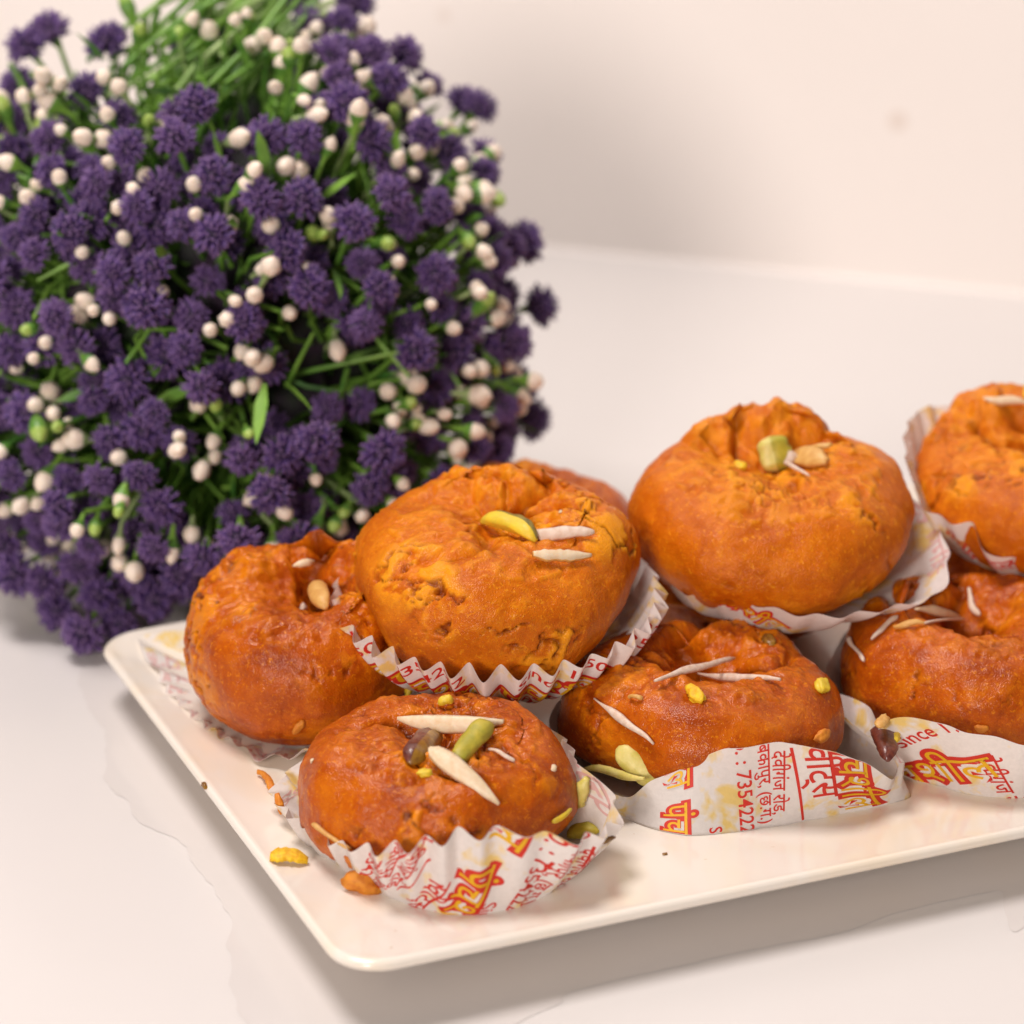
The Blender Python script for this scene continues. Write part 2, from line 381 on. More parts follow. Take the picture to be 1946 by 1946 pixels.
    for (ang, rho, rad, hgt) in knobs:
        kx, ky = rho * R * math.cos(math.radians(ang)) * sx, rho * R * math.sin(math.radians(ang)) * sy
        dd = np.hypot(V[:, :, 0] - kx, V[:, :, 1] - ky)
        prof_ = np.clip(1 - (dd / rad) ** 2, 0, 1) ** 0.6 * top
        for j, i in zip(*np.nonzero(prof_ > 0.01)):
            q = Vector(V[j, i]) + sd
            D[j, i] += prof_[j, i] * (1.5 * fbm(q * 0.22, 3)); CR[j, i] = max(CR[j, i], prof_[j, i] * sstep(-0.1, 0.3, fbm(q * 0.3, 2)) * 0.7)
            V[j, i, 2] += hgt * prof_[j, i] * (1 + 0.5 * fbm(q * 0.13, 2))
    D[0, :] = D[0].mean(); D[-1, :] = D[-1].mean()
    # fade relief on the flat bottom
    D *= np.clip((zz - 0.02) / 0.15, 0.15, 1)
    V += Nn * D[:, :, None]
    V[:, :, 2] = np.maximum(V[:, :, 2], 0)
    V[0, :] = V[0].mean(0); V[-1, :] = V[-1].mean(0)
    Mx = Matrix.Rotation(math.radians(rotz), 3, 'Z')
    Mt = Matrix.Rotation(math.radians(tilt[1]), 3, 'Y') @ Matrix.Rotation(math.radians(tilt[0]), 3, 'X') @ Mx
    Mn = np.array(Mt)
    P = V.reshape(-1, 3) @ Mn.T
    P[:, 2] -= P[:, 2].min()
    F = grid_faces(NT, npf)
    o = mesh_obj('fried_sweet', P, F, m, loc=(cx, cy, z0))
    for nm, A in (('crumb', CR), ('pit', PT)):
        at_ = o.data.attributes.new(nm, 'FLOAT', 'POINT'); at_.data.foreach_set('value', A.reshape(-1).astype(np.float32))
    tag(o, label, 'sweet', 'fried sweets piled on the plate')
    HOST[key] = BVHTree.FromPolygons([Vector(v) + Vector((cx, cy, z0)) for v in P], [list(map(int, f)) for f in F])
    return o

sweet('A', 'reddish sweet at the left corner of the plate, lower layer, with a wide open hollow', -46, 506, FLZ + 0.8, 26.5, 29.5, M_RED, tilt=(15, -4), rotz=10, dimple=(5, 2), ddepth=1.5,
      creases=((78, 3.4, 3.4, 0.0, 1.0), (-30, 2.0, 2.0, 0.1, 0.7), (215, 1.8, 1.6, 0.1, 0.6)), knobs=((118, 0.60, 8, 1.6), (25, 0.75, 9, 1.0)), seed=1, low=True, flake=0.7)
sweet('B', 'reddish sweet at the front corner of the plate under one broad cream almond slice', -16.5, 447.5, FLZ + 0.7, 28.0, 23.0, M_RED, tilt=(2, 1), sy=0.96, dimple=(2, 1), ddepth=1.2,
      creases=((-72, 2.2, 2.6, 0.05, 0.9), (-20, 1.6, 1.6, 0.1, 0.7), (150, 2.0, 2.2, 0.1, 0.75), (60, 1.6, 1.6, 0.1, 0.7), (15, 1.2, 1.2, 0.1, 0.8)), knobs=((-80, 0.42, 4.5, 1.2),), seed=2, low=True, flake=0.8)
sweet('C', 'flat glossy sweet in the middle of the front row, wrapped by a smooth printed flap', 41.5, 481.5, FLZ + 0.7, 30.4, 22, M_RED, tilt=(-2, 0), sy=0.98, dimple=(0, 2), ddepth=2.3,
      creases=((95, 3.4, 5.5, 0.1, 1.0), (10, 2.0, 2.5, 0.2, 0.9), (172, 2.0, 2.0, 0.2, 0.8)), knobs=((50, 0.7, 10, 1.5),), seed=3, low=True, flake=0.45, crack=0.6)
sweet('D', 'reddish sweet in the front row at the right edge, almond shreds across its hollow', 107.5, 503, FLZ + 0.7, 32.4, 26, M_RED, tilt=(0, 0), dimple=(-3, 2), ddepth=1.9,
      creases=((150, 3.0, 4.0, 0.1, 1.0), (110, 2.2, 2.6, 0.2, 0.9), (250, 1.8, 1.4, 0.2, 0.7)), seed=4, low=True, flake=0.5)
sweet('E', 'golden sweet on top at the left in a pleated cup, curved pistachio on it', -4.0, 502, 29.6, 32.0, 29.8, M_GOLD, tilt=(8, 0), dimple=(4, 4), ddepth=0.8,
      creases=((-118, 1.5, 2.2, 0.05, 0.8), (60, 1.6, 2.0, 0.1, 0.95), (15, 1.3, 1.5, 0.15, 0.85), (105, 1.2, 1.6, 0.2, 0.95)), knobs=((80, 0.45, 7.5, 3.4), (112, 0.72, 8, 1.5)), seed=5, flake=1.1, crack=1.2)
sweet('F', 'golden sweet on top in the middle, green pistachio chunk upright in its hollow', 60.0, 529, 33.0, 33.0, 28.2, M_GOLD, tilt=(9, 0), dimple=(1, 4), ddepth=0.75,
      creases=((128, 1.8, 2.2, 0.2, 1.0), (-85, 1.3, 1.8, 0.05, 0.5), (160, 1.5, 1.5, 0.35, 1.0), (52, 1.5, 1.4, 0.15, 0.8)), knobs=((84, 0.72, 13, 7.0), (128, 0.62, 8, 3.4)), seed=6, flake=0.7, crack=0.7)
sweet('G', 'golden sweet on top at the right edge of the picture, farthest from the flowers', 132, 549, 33.5, 35.5, 27.5, M_GOLD, tilt=(6, -2), dimple=(0, 2), ddepth=0.9,
      creases=((165, 2.0, 2.6, 0.1, 0.9), (215, 2.2, 2.6, 0.1, 0.9), (120, 2.0, 2.0, 0.1, 0.8)), knobs=((118, 0.70, 12, 5.0), (150, 0.8, 7, 2.0)), seed=7, flake=0.8)
sweet('J', 'shadowed sweet under the top middle sweet, behind the middle front one', 54, 553, FLZ + 0.7, 27.5, 25, M_RED, seed=9)
sweet('K', 'shadowed sweet under the right edge top sweet, behind the one with almond shreds', 121, 561, FLZ + 0.7, 26.5, 22, M_RED, seed=10)
sweet('H', 'blurred sweet mostly hidden behind the left top sweet, only its rim showing', 5, 573, FLZ + 0.7, 25.5, 27.0, M_RED, tilt=(0, 0), creases=((-60, 3, 4, 0, 1),), knobs=((200, 0.65, 8, 2.5),), seed=8)

# ------------------------------------------------------------------ paper cups
class Liner:
    def __init__(s, name_label, cx, cy, rim, base, n, amp, zk=0.5, bul=(0.7, 0.22), phase=0.0, L=21.0, Rm=29.0, sharp=0.5, ampf=None, seed=0, wob=0.5):
        s.c = (cx, cy); s.n = n; s.zk = zk; s.bul = bul; s.ph = phase; s.L = L; s.Rm = Rm; s.sharp = sharp; s.seed = seed
        def arr(lst):
            a = sorted((t % 360, r, z) for t, r, z in lst)
            T = np.array([q[0] for q in a]); R = np.array([q[1] for q in a]); Z = np.array([q[2] for q in a])
            T3 = np.concatenate([T - 360, T, T + 360]); g = np.arange(0, 360, 0.5)
            out = []
            for Y in (R, Z):
                v = np.interp(g, T3, np.concatenate([Y, Y, Y]))
                k = np.hanning(15); k /= k.sum()
                v = np.convolve(np.concatenate([v[-20:], v, v[:20]]), k, 'same')[20:-20]
                out.append(v)
            return out
        s.rr, s.zr = arr(rim); s.rb, s.zb = arr(base)
        s.amp = np.full(720, amp) if ampf is None else np.array([amp * ampf(t * 0.5) for t in range(720)])
        rng = np.random.RandomState(seed + 3)
        # uneven folds: phase and size wander round the rim
        k = np.arange(720) * np.pi / 360
        s.dph = sum(rng.uniform(-1, 1) * wob * np.cos(m * k + rng.uniform(0, 6.3)) for m in (2, 3, 5, 7))
        s.dam = 1 + sum(rng.uniform(-1, 1) * 0.22 * np.cos(m * k + rng.uniform(0, 6.3)) for m in (3, 5, 8, 11))
        s.label = name_label
    def g(s, A, th):
        d = (np.degrees(th) % 360) * 2
        i = np.floor(d).astype(int) % 720; f = d - np.floor(d)
        return A[i] * (1 - f) + A[(i + 1) % 720] * f
    def pos(s, th, t, off=0.0):
        th = np.asarray(th, float); t = np.asarray(t, float)
        rb, zb, rr, zr = s.g(s.rb, th), s.g(s.zb, th), s.g(s.rr, th), s.g(s.zr, th)
        r1, z1 = rb + s.bul[0] * (rr - rb), zb + s.bul[1] * (zr - zb)
        tt = np.clip(t, 0, 1)
        r = (1 - tt) ** 2 * rb + 2 * tt * (1 - tt) * r1 + tt ** 2 * rr
        z = (1 - tt) ** 2 * zb + 2 * tt * (1 - tt) * z1 + tt ** 2 * zr
        a = s.g(s.amp, th) * np.clip(s.g(s.dam, th), 0.4, 1.8)
        w = np.sin(s.n * th + s.ph + s.g(s.dph, th))
        w = (1 - s.sharp) * w + s.sharp * (2 / np.pi) * np.arcsin(np.clip(w, -1, 1) * 0.985) * 1.05
        A = tt ** 0.75
        r = r + a * A * w; z = z - a * s.zk * A * w
        neg = np.clip(t, -1, 0)
        r = r * np.where(t < 0, 1 + neg, 1)
        return np.stack([s.c[0] + r * np.cos(th), s.c[1] + r * np.sin(th), z], -1)
    def surf(s, th, t, off):
        e = 1e-3
        p = s.pos(th, t)
        du = s.pos(th + e, t) - s.pos(th - e, t)
        dv = s.pos(th, np.minimum(t + e * 5, 1)) - s.pos(th, np.maximum(t - e * 5, 0))
        n = np.cross(du, dv); n /= (np.linalg.norm(n, axis=-1, keepdims=True) + 1e-12)
        return p + n * np.asarray(off)[..., None]
    def build(s):
        nu = max(360, int(s.n * 18)); nv = 22
        th = np.linspace(0, 2 * np.pi, nu, endpoint=False)
        ts = np.concatenate([np.linspace(-1, 0, 5)[:-1], np.linspace(0, 1, nv)])
        TH, TT = np.meshgrid(th, ts)
        s.grid = (TH, TT)
        P = s.pos(TH, TT)
        # gentle crumpling of the sheet
        P = P.reshape(-1, 3)
        s.z0 = float(P[:, 2].min()); s.org = np.array([s.c[0], s.c[1], s.z0])
        F = grid_faces(nu, len(ts))
        s.obj = mesh_obj('paper_cup', P - s.org, F, M_PAPER, loc=s.org)
        tag(s.obj, s.label, 'paper cup', 'printed paper cups under the sweets')
        s.bvh = BVHTree.FromPolygons([Vector(v) for v in P], [list(map(int, f)) for f in F])
        s.P = P; s.nu = nu
        return s
    def param(s, px, py):
        """where a picture point falls on the sheet -> (u mm round, v mm up)"""
        h = s.bvh.ray_cast(EYE, ray(px, py))
        q = np.array(h[0] if h[0] else at(px, py, s.z0 + 8))
        k = int(np.argmin(((s.P - q) ** 2).sum(1)))
        th = math.atan2(q[1] - s.c[1], q[0] - s.c[0]); t = s.grid[1].reshape(-1)[k]
        return th * s.Rm, max(t, 0) * s.L

_gc = {}
def glyph(ch, off):
    k = (ch, off)
    if k in _gc: return _gc[k]
    c = bpy.data.curves.new('glyph', 'FONT'); c.body = ch; c.size = 1; c.offset = off; c.resolution_u = 3
    o = bpy.data.objects.new('glyph', c); COL.objects.link(o)
    dg = bpy.context.evaluated_depsgraph_get(); m_ = o.evaluated_get(dg).to_mesh()
    v = [(q.co.x, q.co.y) for q in m_.vertices]; f = [list(q.vertices) for q in m_.polygons]
    bpy.data.objects.remove(o); bpy.data.curves.remove(c)
    _gc[k] = (v, f); return v, f
# advance widths from a doubled glyph; marks sit on the letter before them
def width(ch):
    if ch == ' ': return 0.28
    k = ('w', ch)
    if k in _gc: return _gc[k]
    v1, _ = glyph(ch, 0.0); v2, _ = glyph(ch + ch, 0.0)
    w_ = max(q[0] for q in v2) - max(q[0] for q in v1); _gc[k] = w_; return w_
HALF = {'S': ('स', 0.40), 'M': ('म', 0.36)}     # conjunct half letters, cut before their upright
def lay(items, off):
    """items: string or list of characters; <S>, <M> mark half letters -> list of (verts, faces) and total width"""
    x = 0.0; out = []
    for ch in items:
        if ch.startswith('<'):
            base, cut = HALF[ch[1]]; v, f = glyph(base, off)
            bm_ = bmesh.new(); vs = [bm_.verts.new((a, b_, 0)) for a, b_ in v]
            for q in f:
                try: bm_.faces.new([vs[i] for i in q])
                except ValueError: pass
            bmesh.ops.bisect_plane(bm_, geom=bm_.verts[:] + bm_.edges[:] + bm_.faces[:], plane_co=(cut + off, 0, 0), plane_no=(1, 0, 0), clear_outer=True)
            bm_.verts.index_update(); bm_.verts.ensure_lookup_table()
            v = [(q.co.x, q.co.y) for q in bm_.verts]; f = [[w_.index for w_ in q.verts] for q in bm_.faces]; bm_.free()
            out.append(([(a + x, b_) for a, b_ in v], f)); x += cut; continue
        v, f = glyph(ch, off) if ch != ' ' else ([], [])
        out.append(([(a + x, b_) for a, b_ in v], f)); x += width(ch)
    return out, x
SWEETS = ['<S>', 'व', 'ी', 'ट', '्', 'स']
TOWN = ['अ', 'ि', '<M>', 'ब', 'क', 'ा', 'प', 'ु', 'र', ',', ' ', '(', 'छ', '.', 'ग', '.', ')']
LOGO = list('पंचशील'); ROAD = list('देवीगंज रोड,'); SINCE = list('Since 1950'); PHONE = list('Mob. : 7354222 03'[:14])

def put(s, name, parts, material, u0, v0, ang, size, lift, parent, lo=0.25, slant=0.0, cs=0.45, inside=False):
    """lay flat print into the sheet's own plane (u round, v up) and bend it on to the sheet"""
    ca, sa = math.cos(ang), math.sin(ang)
    bm_ = bmesh.new(); lay_l = bm_.verts.layers.float.new('h')
    for k, (v, f) in enumerate(parts):
        vs = []
        for (x, y) in v:
            x = (x + slant * y) * size; y = y * size
            q = bm_.verts.new((u0 + x * ca - y * sa, v0 + x * sa + y * ca, 0)); q[lay_l] = lift + 0.012 * (k % 3); vs.append(q)
        for q in f:
            try: bm_.faces.new([vs[i] for i in q])
            except ValueError: pass
    if not bm_.faces: bm_.free(); return None
    for co_, no in (((0, lo, 0), (0, -1, 0)), ((0, s.L - 0.12, 0), (0, 1, 0))):
        bmesh.ops.bisect_plane(bm_, geom=bm_.verts[:] + bm_.edges[:] + bm_.faces[:], plane_co=co_, plane_no=no, clear_outer=True)
    if not bm_.faces: bm_.free(); return None
    for ax in (0, 1):
        a = min(q.co[ax] for q in bm_.verts); b_ = max(q.co[ax] for q in bm_.verts)
        step = cs if ax == 0 else 0.9
        x = math.floor(a / step) * step + step
        while x < b_:
            bmesh.ops.bisect_plane(bm_, geom=bm_.verts[:] + bm_.edges[:] + bm_.faces[:], plane_co=(x, 0, 0) if ax == 0 else (0, x, 0), plane_no=(1, 0, 0) if ax == 0 else (0, 1, 0))
            x += step
    bmesh.ops.triangulate(bm_, faces=bm_.faces[:])
    bm_.verts.index_update(); bm_.verts.ensure_lookup_table()
    U = np.array([q.co.x for q in bm_.verts]); Vv = np.array([q.co.y for q in bm_.verts]); Hh = np.array([q[lay_l] for q in bm_.verts])
    F = [[q.index for q in f.verts] for f in bm_.faces]; bm_.free()
    P = s.surf(U / s.Rm, Vv / s.L, -Hh if inside else Hh)
    return mesh_obj(name, P - s.org, F, material, parent=parent)

def text(s, items, px, dr, size, mode='ink', slant=0.0, name=None, align=0.0, par=None):
    u, v = s.param(*px) if par is None else par
    if isinstance(dr, tuple):
        u2, v2 = s.param(*dr); ang = math.atan2(v2 - v, u2 - u)
    else: ang = math.radians(dr)
    if mode == 'logo':
        red, wd_ = lay(items, 0.095); yel, _ = lay(items, 0.0)
        sh = -wd_ * align * size; u_, v_ = u + sh * math.cos(ang), v + sh * math.sin(ang)
        o = put(s, 'printed_logo', red, M_INK, u_, v_, ang, size, 0.07, s.obj, slant=slant)
        put(s, 'logo_letters', yel, M_YEL, u_, v_, ang, size, 0.125, o if o else s.obj, slant=slant)
        return o
    t_, wd_ = lay(items, 0.012)
    sh = -wd_ * align * size; u_, v_ = u + sh * math.cos(ang), v + sh * math.sin(ang)
    return put(s, name or 'printed_text', t_, M_INK if mode == 'ink' else M_FAINT, u_, v_, ang, size, 0.07, s.obj, slant=slant, inside=(mode == 'faint'))
def rule(s, p0, p1, wdt):
    (u, v), (u2, v2) = s.param(*p0), s.param(*p1)
    ang = math.atan2(v2 - v, u2 - u); ln = math.hypot(u2 - u, v2 - v)
    return put(s, 'printed_rule', [([(-0.1, -wdt / 2), (ln + 0.4, -wdt / 2), (ln + 0.4, wdt / 2), (-0.1, wdt / 2)], [[0, 1, 2, 3]])], M_INK, u, v, ang, 1.0, 0.07, s.obj)

def polar(c, pts):
    out = []
    for (px, py, z) in pts:
        q = at(px, py, z); out.append((math.degrees(math.atan2(q.y - c[1], q.x - c[0])), math.hypot(q.x - c[0], q.y - c[1]), z))
    return out
def ringpts(r, z, tilt=0.0, tdir=-90, n=24):
    return [(a, r, z + tilt * r * -math.cos(math.radians(a - tdir))) for a in np.arange(0, 360, 360 / n)]

PZ = FLZ + 0.25
# the cup of the top left sweet: crisp even pleats
cE = Liner('crisp pleated printed cup under the top left golden sweet', -3.2, 499, ringpts(36.4, 43.8, 0.07), ringpts(18.5, 25.6, 0.0), 34, 1.25, zk=0.95, bul=(0.74, 0.30), L=23, Rm=28.5, sharp=0.45, seed=1, wob=0.35).build()
# front corner sweet: soft irregular flutes
cc = (-16.5, 446)
rimB = polar(cc, [(512, 1505, PZ + 6), (540, 1535, PZ + 7), (600, 1578, PZ + 9), (675, 1612, PZ + 12), (768, 1610, PZ + 16), (841, 1592, PZ + 18.5), (911, 1580, PZ + 19.5), (981, 1580, PZ + 19.5), (1047, 1588, PZ + 18), (1105, 1598, PZ + 16),
                (1181, 1552, PZ + 12), (1171, 1520, PZ + 13), (1136, 1480, PZ + 15), (1088, 1446, PZ + 17)]) + [(60, 33, PZ + 14), (100, 32, PZ + 12), (140, 33, PZ + 9)]
baseB = polar(cc, [(575, 1585, PZ), (655, 1650, PZ), (733, 1703, PZ), (810, 1730, PZ), (876, 1745, PZ), (946, 1741, PZ), (1005, 1721, PZ), (1082, 1662, PZ), (1120, 1625, PZ)]) + [(20, 25, PZ), (60, 23, PZ), (100, 23, PZ), (140, 24, PZ)]
cB = Liner('fluted printed cup round the front corner sweet, edge splayed at its left', *cc, rimB, baseB, 29, 1.15, zk=0.75, bul=(0.55, 0.35), L=22, Rm=30, sharp=0.25, seed=2, wob=0.6,
           ampf=lambda a: 0.5 if 175 < a < 225 else 1.0).build()
cc = (41.5, 477)
rimC = polar(cc, [(1150, 1500, PZ + 8), (1197, 1518, PZ + 5), (1232, 1487, PZ + 9), (1302, 1455, PZ + 13), (1379, 1421, PZ + 18), (1441, 1416, PZ + 19), (1480, 1411, PZ + 20), (1531, 1418, PZ + 19.5), (1585, 1426, PZ + 18), (1651, 1452, PZ + 13), (1701, 1487, PZ + 6), (1746, 1512, PZ + 1.5),
                (1738, 1470, PZ + 7), (1705, 1420, PZ + 13), (1664, 1372, PZ + 17)]) + [(45, 32, PZ + 8), (90, 32, PZ + 7), (135, 33, PZ + 8), (165, 33, PZ + 11), (190, 33.5, PZ + 10)]
baseC = polar(cc, [(1140, 1536, PZ), (1185, 1552, PZ), (1243, 1575, PZ), (1309, 1588, PZ), (1379, 1583, PZ), (1450, 1573, PZ), (1531, 1560, PZ), (1600, 1546, PZ), (1670, 1532, PZ), (1738, 1514, PZ)]) + [(0, 33, PZ), (40, 26, PZ), (90, 24, PZ), (140, 25, PZ), (175, 28, PZ)]
cC = Liner('smooth stained cup flattened round the middle front sweet, pointed at its right end', *cc, rimC, baseC, 13, 0.28, zk=0.5, bul=(0.45, 0.45), L=21, Rm=31, sharp=0.2, seed=3).build()
cc = (107, 502)
rimD = polar(cc, [(1655, 1400, PZ + 12), (1690, 1364, PZ + 19), (1721, 1363, PZ + 19.5), (1766, 1372, PZ + 19.5), (1806, 1377, PZ + 19.5), (1829, 1389, PZ + 18.5), (1892, 1398, PZ + 18), (1946, 1420, PZ + 16)]) + [(300, 36, PZ + 14), (330, 37, PZ + 10), (0, 37, PZ + 10), (60, 35, PZ + 12), (120, 35, PZ + 12), (170, 34, PZ + 12)]
baseD = polar(cc, [(1690, 1455, PZ), (1741, 1484, PZ), (1787, 1493, PZ), (1830, 1508, PZ), (1893, 1518, PZ), (1946, 1521, PZ)]) + [(290, 33, PZ), (330, 30, PZ), (0, 27, PZ), (60, 25, PZ), (120, 25, PZ), (170, 27, PZ)]
cD = Liner('smooth printed cup at the right edge under the front row sweet with almond shreds', *cc, rimD, baseD, 13, 0.28, zk=0.5, bul=(0.45, 0.45), L=20, Rm=33, sharp=0.2, seed=4).build()
cc = (60, 527)
rimF = polar(cc, [(1262, 1060, 43), (1299, 1128, 41), (1335, 1127, 42.5), (1418, 1143, 42), (1497, 1163, 41), (1557, 1172, 40.5), (1656, 1162, 41), (1715, 1150, 41), (1790, 1129, 41), (1800, 1095, 43)]) + [(25, 37, 50), (60, 36, 48), (90, 35, 45), (130, 35, 45), (165, 35, 45)]
baseF = [(a, 22 + (4 if 250 < a < 300 else 0), 32.6) for a in range(0, 360, 15)]
cF = Liner('low opened out cup under the top middle sweet, its right side standing up', *cc, rimF, baseF, 24, 0.55, zk=0.7, bul=(0.6, 0.25), L=18, Rm=29, sharp=0.3, seed=5).build()
cc = (132, 550)
rimG = polar(cc, [(1743, 917, 55), (1763, 976, 51), (1798, 990, 50), (1846, 993, 51), (1858, 1027, 48), (1905, 1067, 44), (1945, 1060, 44)]) + [(270, 37, 42), (300, 37, 43), (330, 37, 44), (0, 37, 44), (60, 37, 47), (100, 37, 52), (135, 39, 60), (160, 38, 60), (178, 37, 58)]
baseG = [(a, 22.5, 33.0) for a in range(0, 360, 15)]
cG = Liner('crumpled cup under the top right sweet, raised high behind its left side', *cc, rimG, baseG, 28, 0.8, zk=0.7, bul=(0.6, 0.25), L=22, Rm=30, sharp=0.3, seed=6).build()
cc = (-47, 510)
rimA = polar(cc, [(267, 1202, PZ + 3), (262, 1232, PZ + 2.5), (285, 1258, PZ + 2.5), (304, 1280, PZ + 2.5), (348, 1342, PZ + 2), (382, 1372, PZ + 2), (404, 1388, PZ + 2), (460, 1416, PZ + 2), (490, 1446, PZ + 2), (531, 1436, PZ + 4), (571, 1432, PZ + 5), (640, 1425, PZ + 6)]) + [(330, 32, PZ + 8), (20, 32, PZ + 10), (70, 34, PZ + 10), (110, 36, PZ + 8), (140, 40, PZ + 5)]
baseA = [(a, 22, PZ) for a in range(0, 360, 15)]
cA = Liner('translucent oil stained cup spread flat under the left corner sweet', *cc, rimA, baseA, 30, 0.55, zk=1.1, bul=(0.55, 0.02), L=24, Rm=32, sharp=0.4, seed=7).build()

# the print ---------------------------------------------------------
# C: lines run down the flap
DN = (0, 0)
def block(s_, specs, slope):
    (a, b_), (c, d) = s_.param(*slope[0]), s_.param(*slope[1])
    ang = math.degrees(math.atan2(d - b_, c - a))
    for items, px, size, align, mode in specs: text(s_, items, px, ang, size, mode, align=align)
block(cC, ((LOGO, (1268, 1502), 8.6, 1.0, 'logo'), (LOGO, (1262, 1528), 8.6, 0.0, 'logo'), (PHONE, (1400, 1474), 4.7, 0.47, 'ink'), (TOWN, (1446, 1566), 3.7, 1.0, 'ink'),
           (ROAD, (1468, 1424), 3.6, 0.0, 'ink'), (SINCE, (1348, 1572), 4.0, 0.0, 'ink')), ((1400, 1440), (1408, 1560)))
block(cC, ((SWEETS, (1548, 1516), 7.2, 1.0, 'ink'), (LOGO, (1608, 1540), 9.0, 1.0, 'logo')), ((1540, 1440), (1560, 1540)))
rule(cC, (1504, 1420), (1526, 1554), 0.55)
# B: the same sheet seen turned
block(cB, ((LOGO, (926, 1606), 8.0, 1.0, 'logo'), (LOGO, (888, 1640), 8.4, 0.0, 'logo'), (SINCE, (918, 1716), 4.2, 0.0, 'ink')), ((925, 1620), (860, 1735)))
block(cB, ((PHONE, (1016, 1632), 4.5, 0.47, 'ink'), (TOWN, (1012, 1690), 3.7, 0.8, 'ink')), ((1030, 1630), (985, 1712)))
text(cB, ROAD, (1108, 1612), (1072, 1668), 4.0)
rule(cB, (1128, 1612), (1106, 1648), 0.5)
block(cB, ((SWEETS, (778, 1716), 5.5, 0.9, 'ink'), (ROAD, (735, 1684), 4.0, 0.9, 'ink'), (TOWN, (712, 1668), 4.0, 0.8, 'ink'), (PHONE, (690, 1646), 4.6, 0.7, 'ink')), ((752, 1640), (722, 1686)))
rule(cB, (818, 1632), (756, 1688), 0.4)
# D
text(cD, SINCE, (1714, 1420), (1816, 1394), 4.3)
block(cD, ((LOGO, (1908, 1476), 9.6, 1.0, 'logo'),), ((1770, 1486), (1900, 1474)))
text(cD, ROAD, (1846, 1512), (1900, 1512), 4.6)
# E
def at_par(s_, items, deg, v, size, mode, slant=0.0, ang=0): text(s_, items, None, ang, size, mode, slant=slant, par=(math.radians(deg) * s_.Rm, v))
for k in range(8):
    th0 = -134 + k * 45
    at_par(cE, LOGO, th0, 11.0, 7.5, 'logo', 0.1); at_par(cE, SINCE if k % 2 else PHONE[7:14], th0 + 6, 19.0, 3.8, 'ink')
    at_par(cE, SWEETS if k % 2 else ROAD, th0 + 3, 5.0, 5.4 if k % 2 else 4.2, 'ink')
# F, G, A
text(cF, LOGO, (1322, 1160), (1420, 1172), 6.5, 'logo')
text(cG, ROAD, (1790, 1010), (1860, 1050), 4.5)
text(cG, LOGO, (1850, 1065), (1946, 1080), 5.5)
for th0 in (150, 196, 240):
    at_par(cA, LOGO, th0, 11.5, 8.0, 'faint'); at_par(cA, TOWN, th0 + 2, 19.0, 5.0, 'faint'); at_par(cA, ROAD, th0 + 6, 4.5, 5.0, 'faint')
# ink on the outside showing faintly through to the inner face
text(cB, LOGO, (1130, 1540), 60, 6.5, 'faint')
text(cB, ROAD, (530, 1515), 200, 4.2, 'faint')
text(cC, LOGO, (1700, 1440), 80, 6.5, 'faint')
text(cF, ROAD, (1760, 1100), 10, 5.0, 'faint')
text(cE, LOGO, (650, 1150), 0, 5.0, 'faint')

# ------------------------------------------------------------------ nuts, shreds and crumbs (each rests on something: a thing of its own)
ALLH = None
def hit(host, px, py, z=None):
    if host in HOST:
        h = HOST[host].ray_cast(EYE, ray(px, py))
        if h[0]: return h[0].copy(), h[1].copy()
        n_ = HOST[host].find_nearest(EYE + ray(px, py) * (EYE - at(px, py, 35)).length)
        return n_[0].copy(), n_[1].copy()
    if isinstance(host, Liner):
        h = host.bvh.ray_cast(EYE, ray(px, py))
        if h[0]: return h[0].copy(), (h[1] if h[1].z > 0 else -h[1]).copy()
    return at(px, py, z if z is not None else FLZ), Vector((0, 0, 1))
def px_mm(q): return (q - EYE).dot(_f) / 1946 / CAM_F      # mm per photo pixel at q

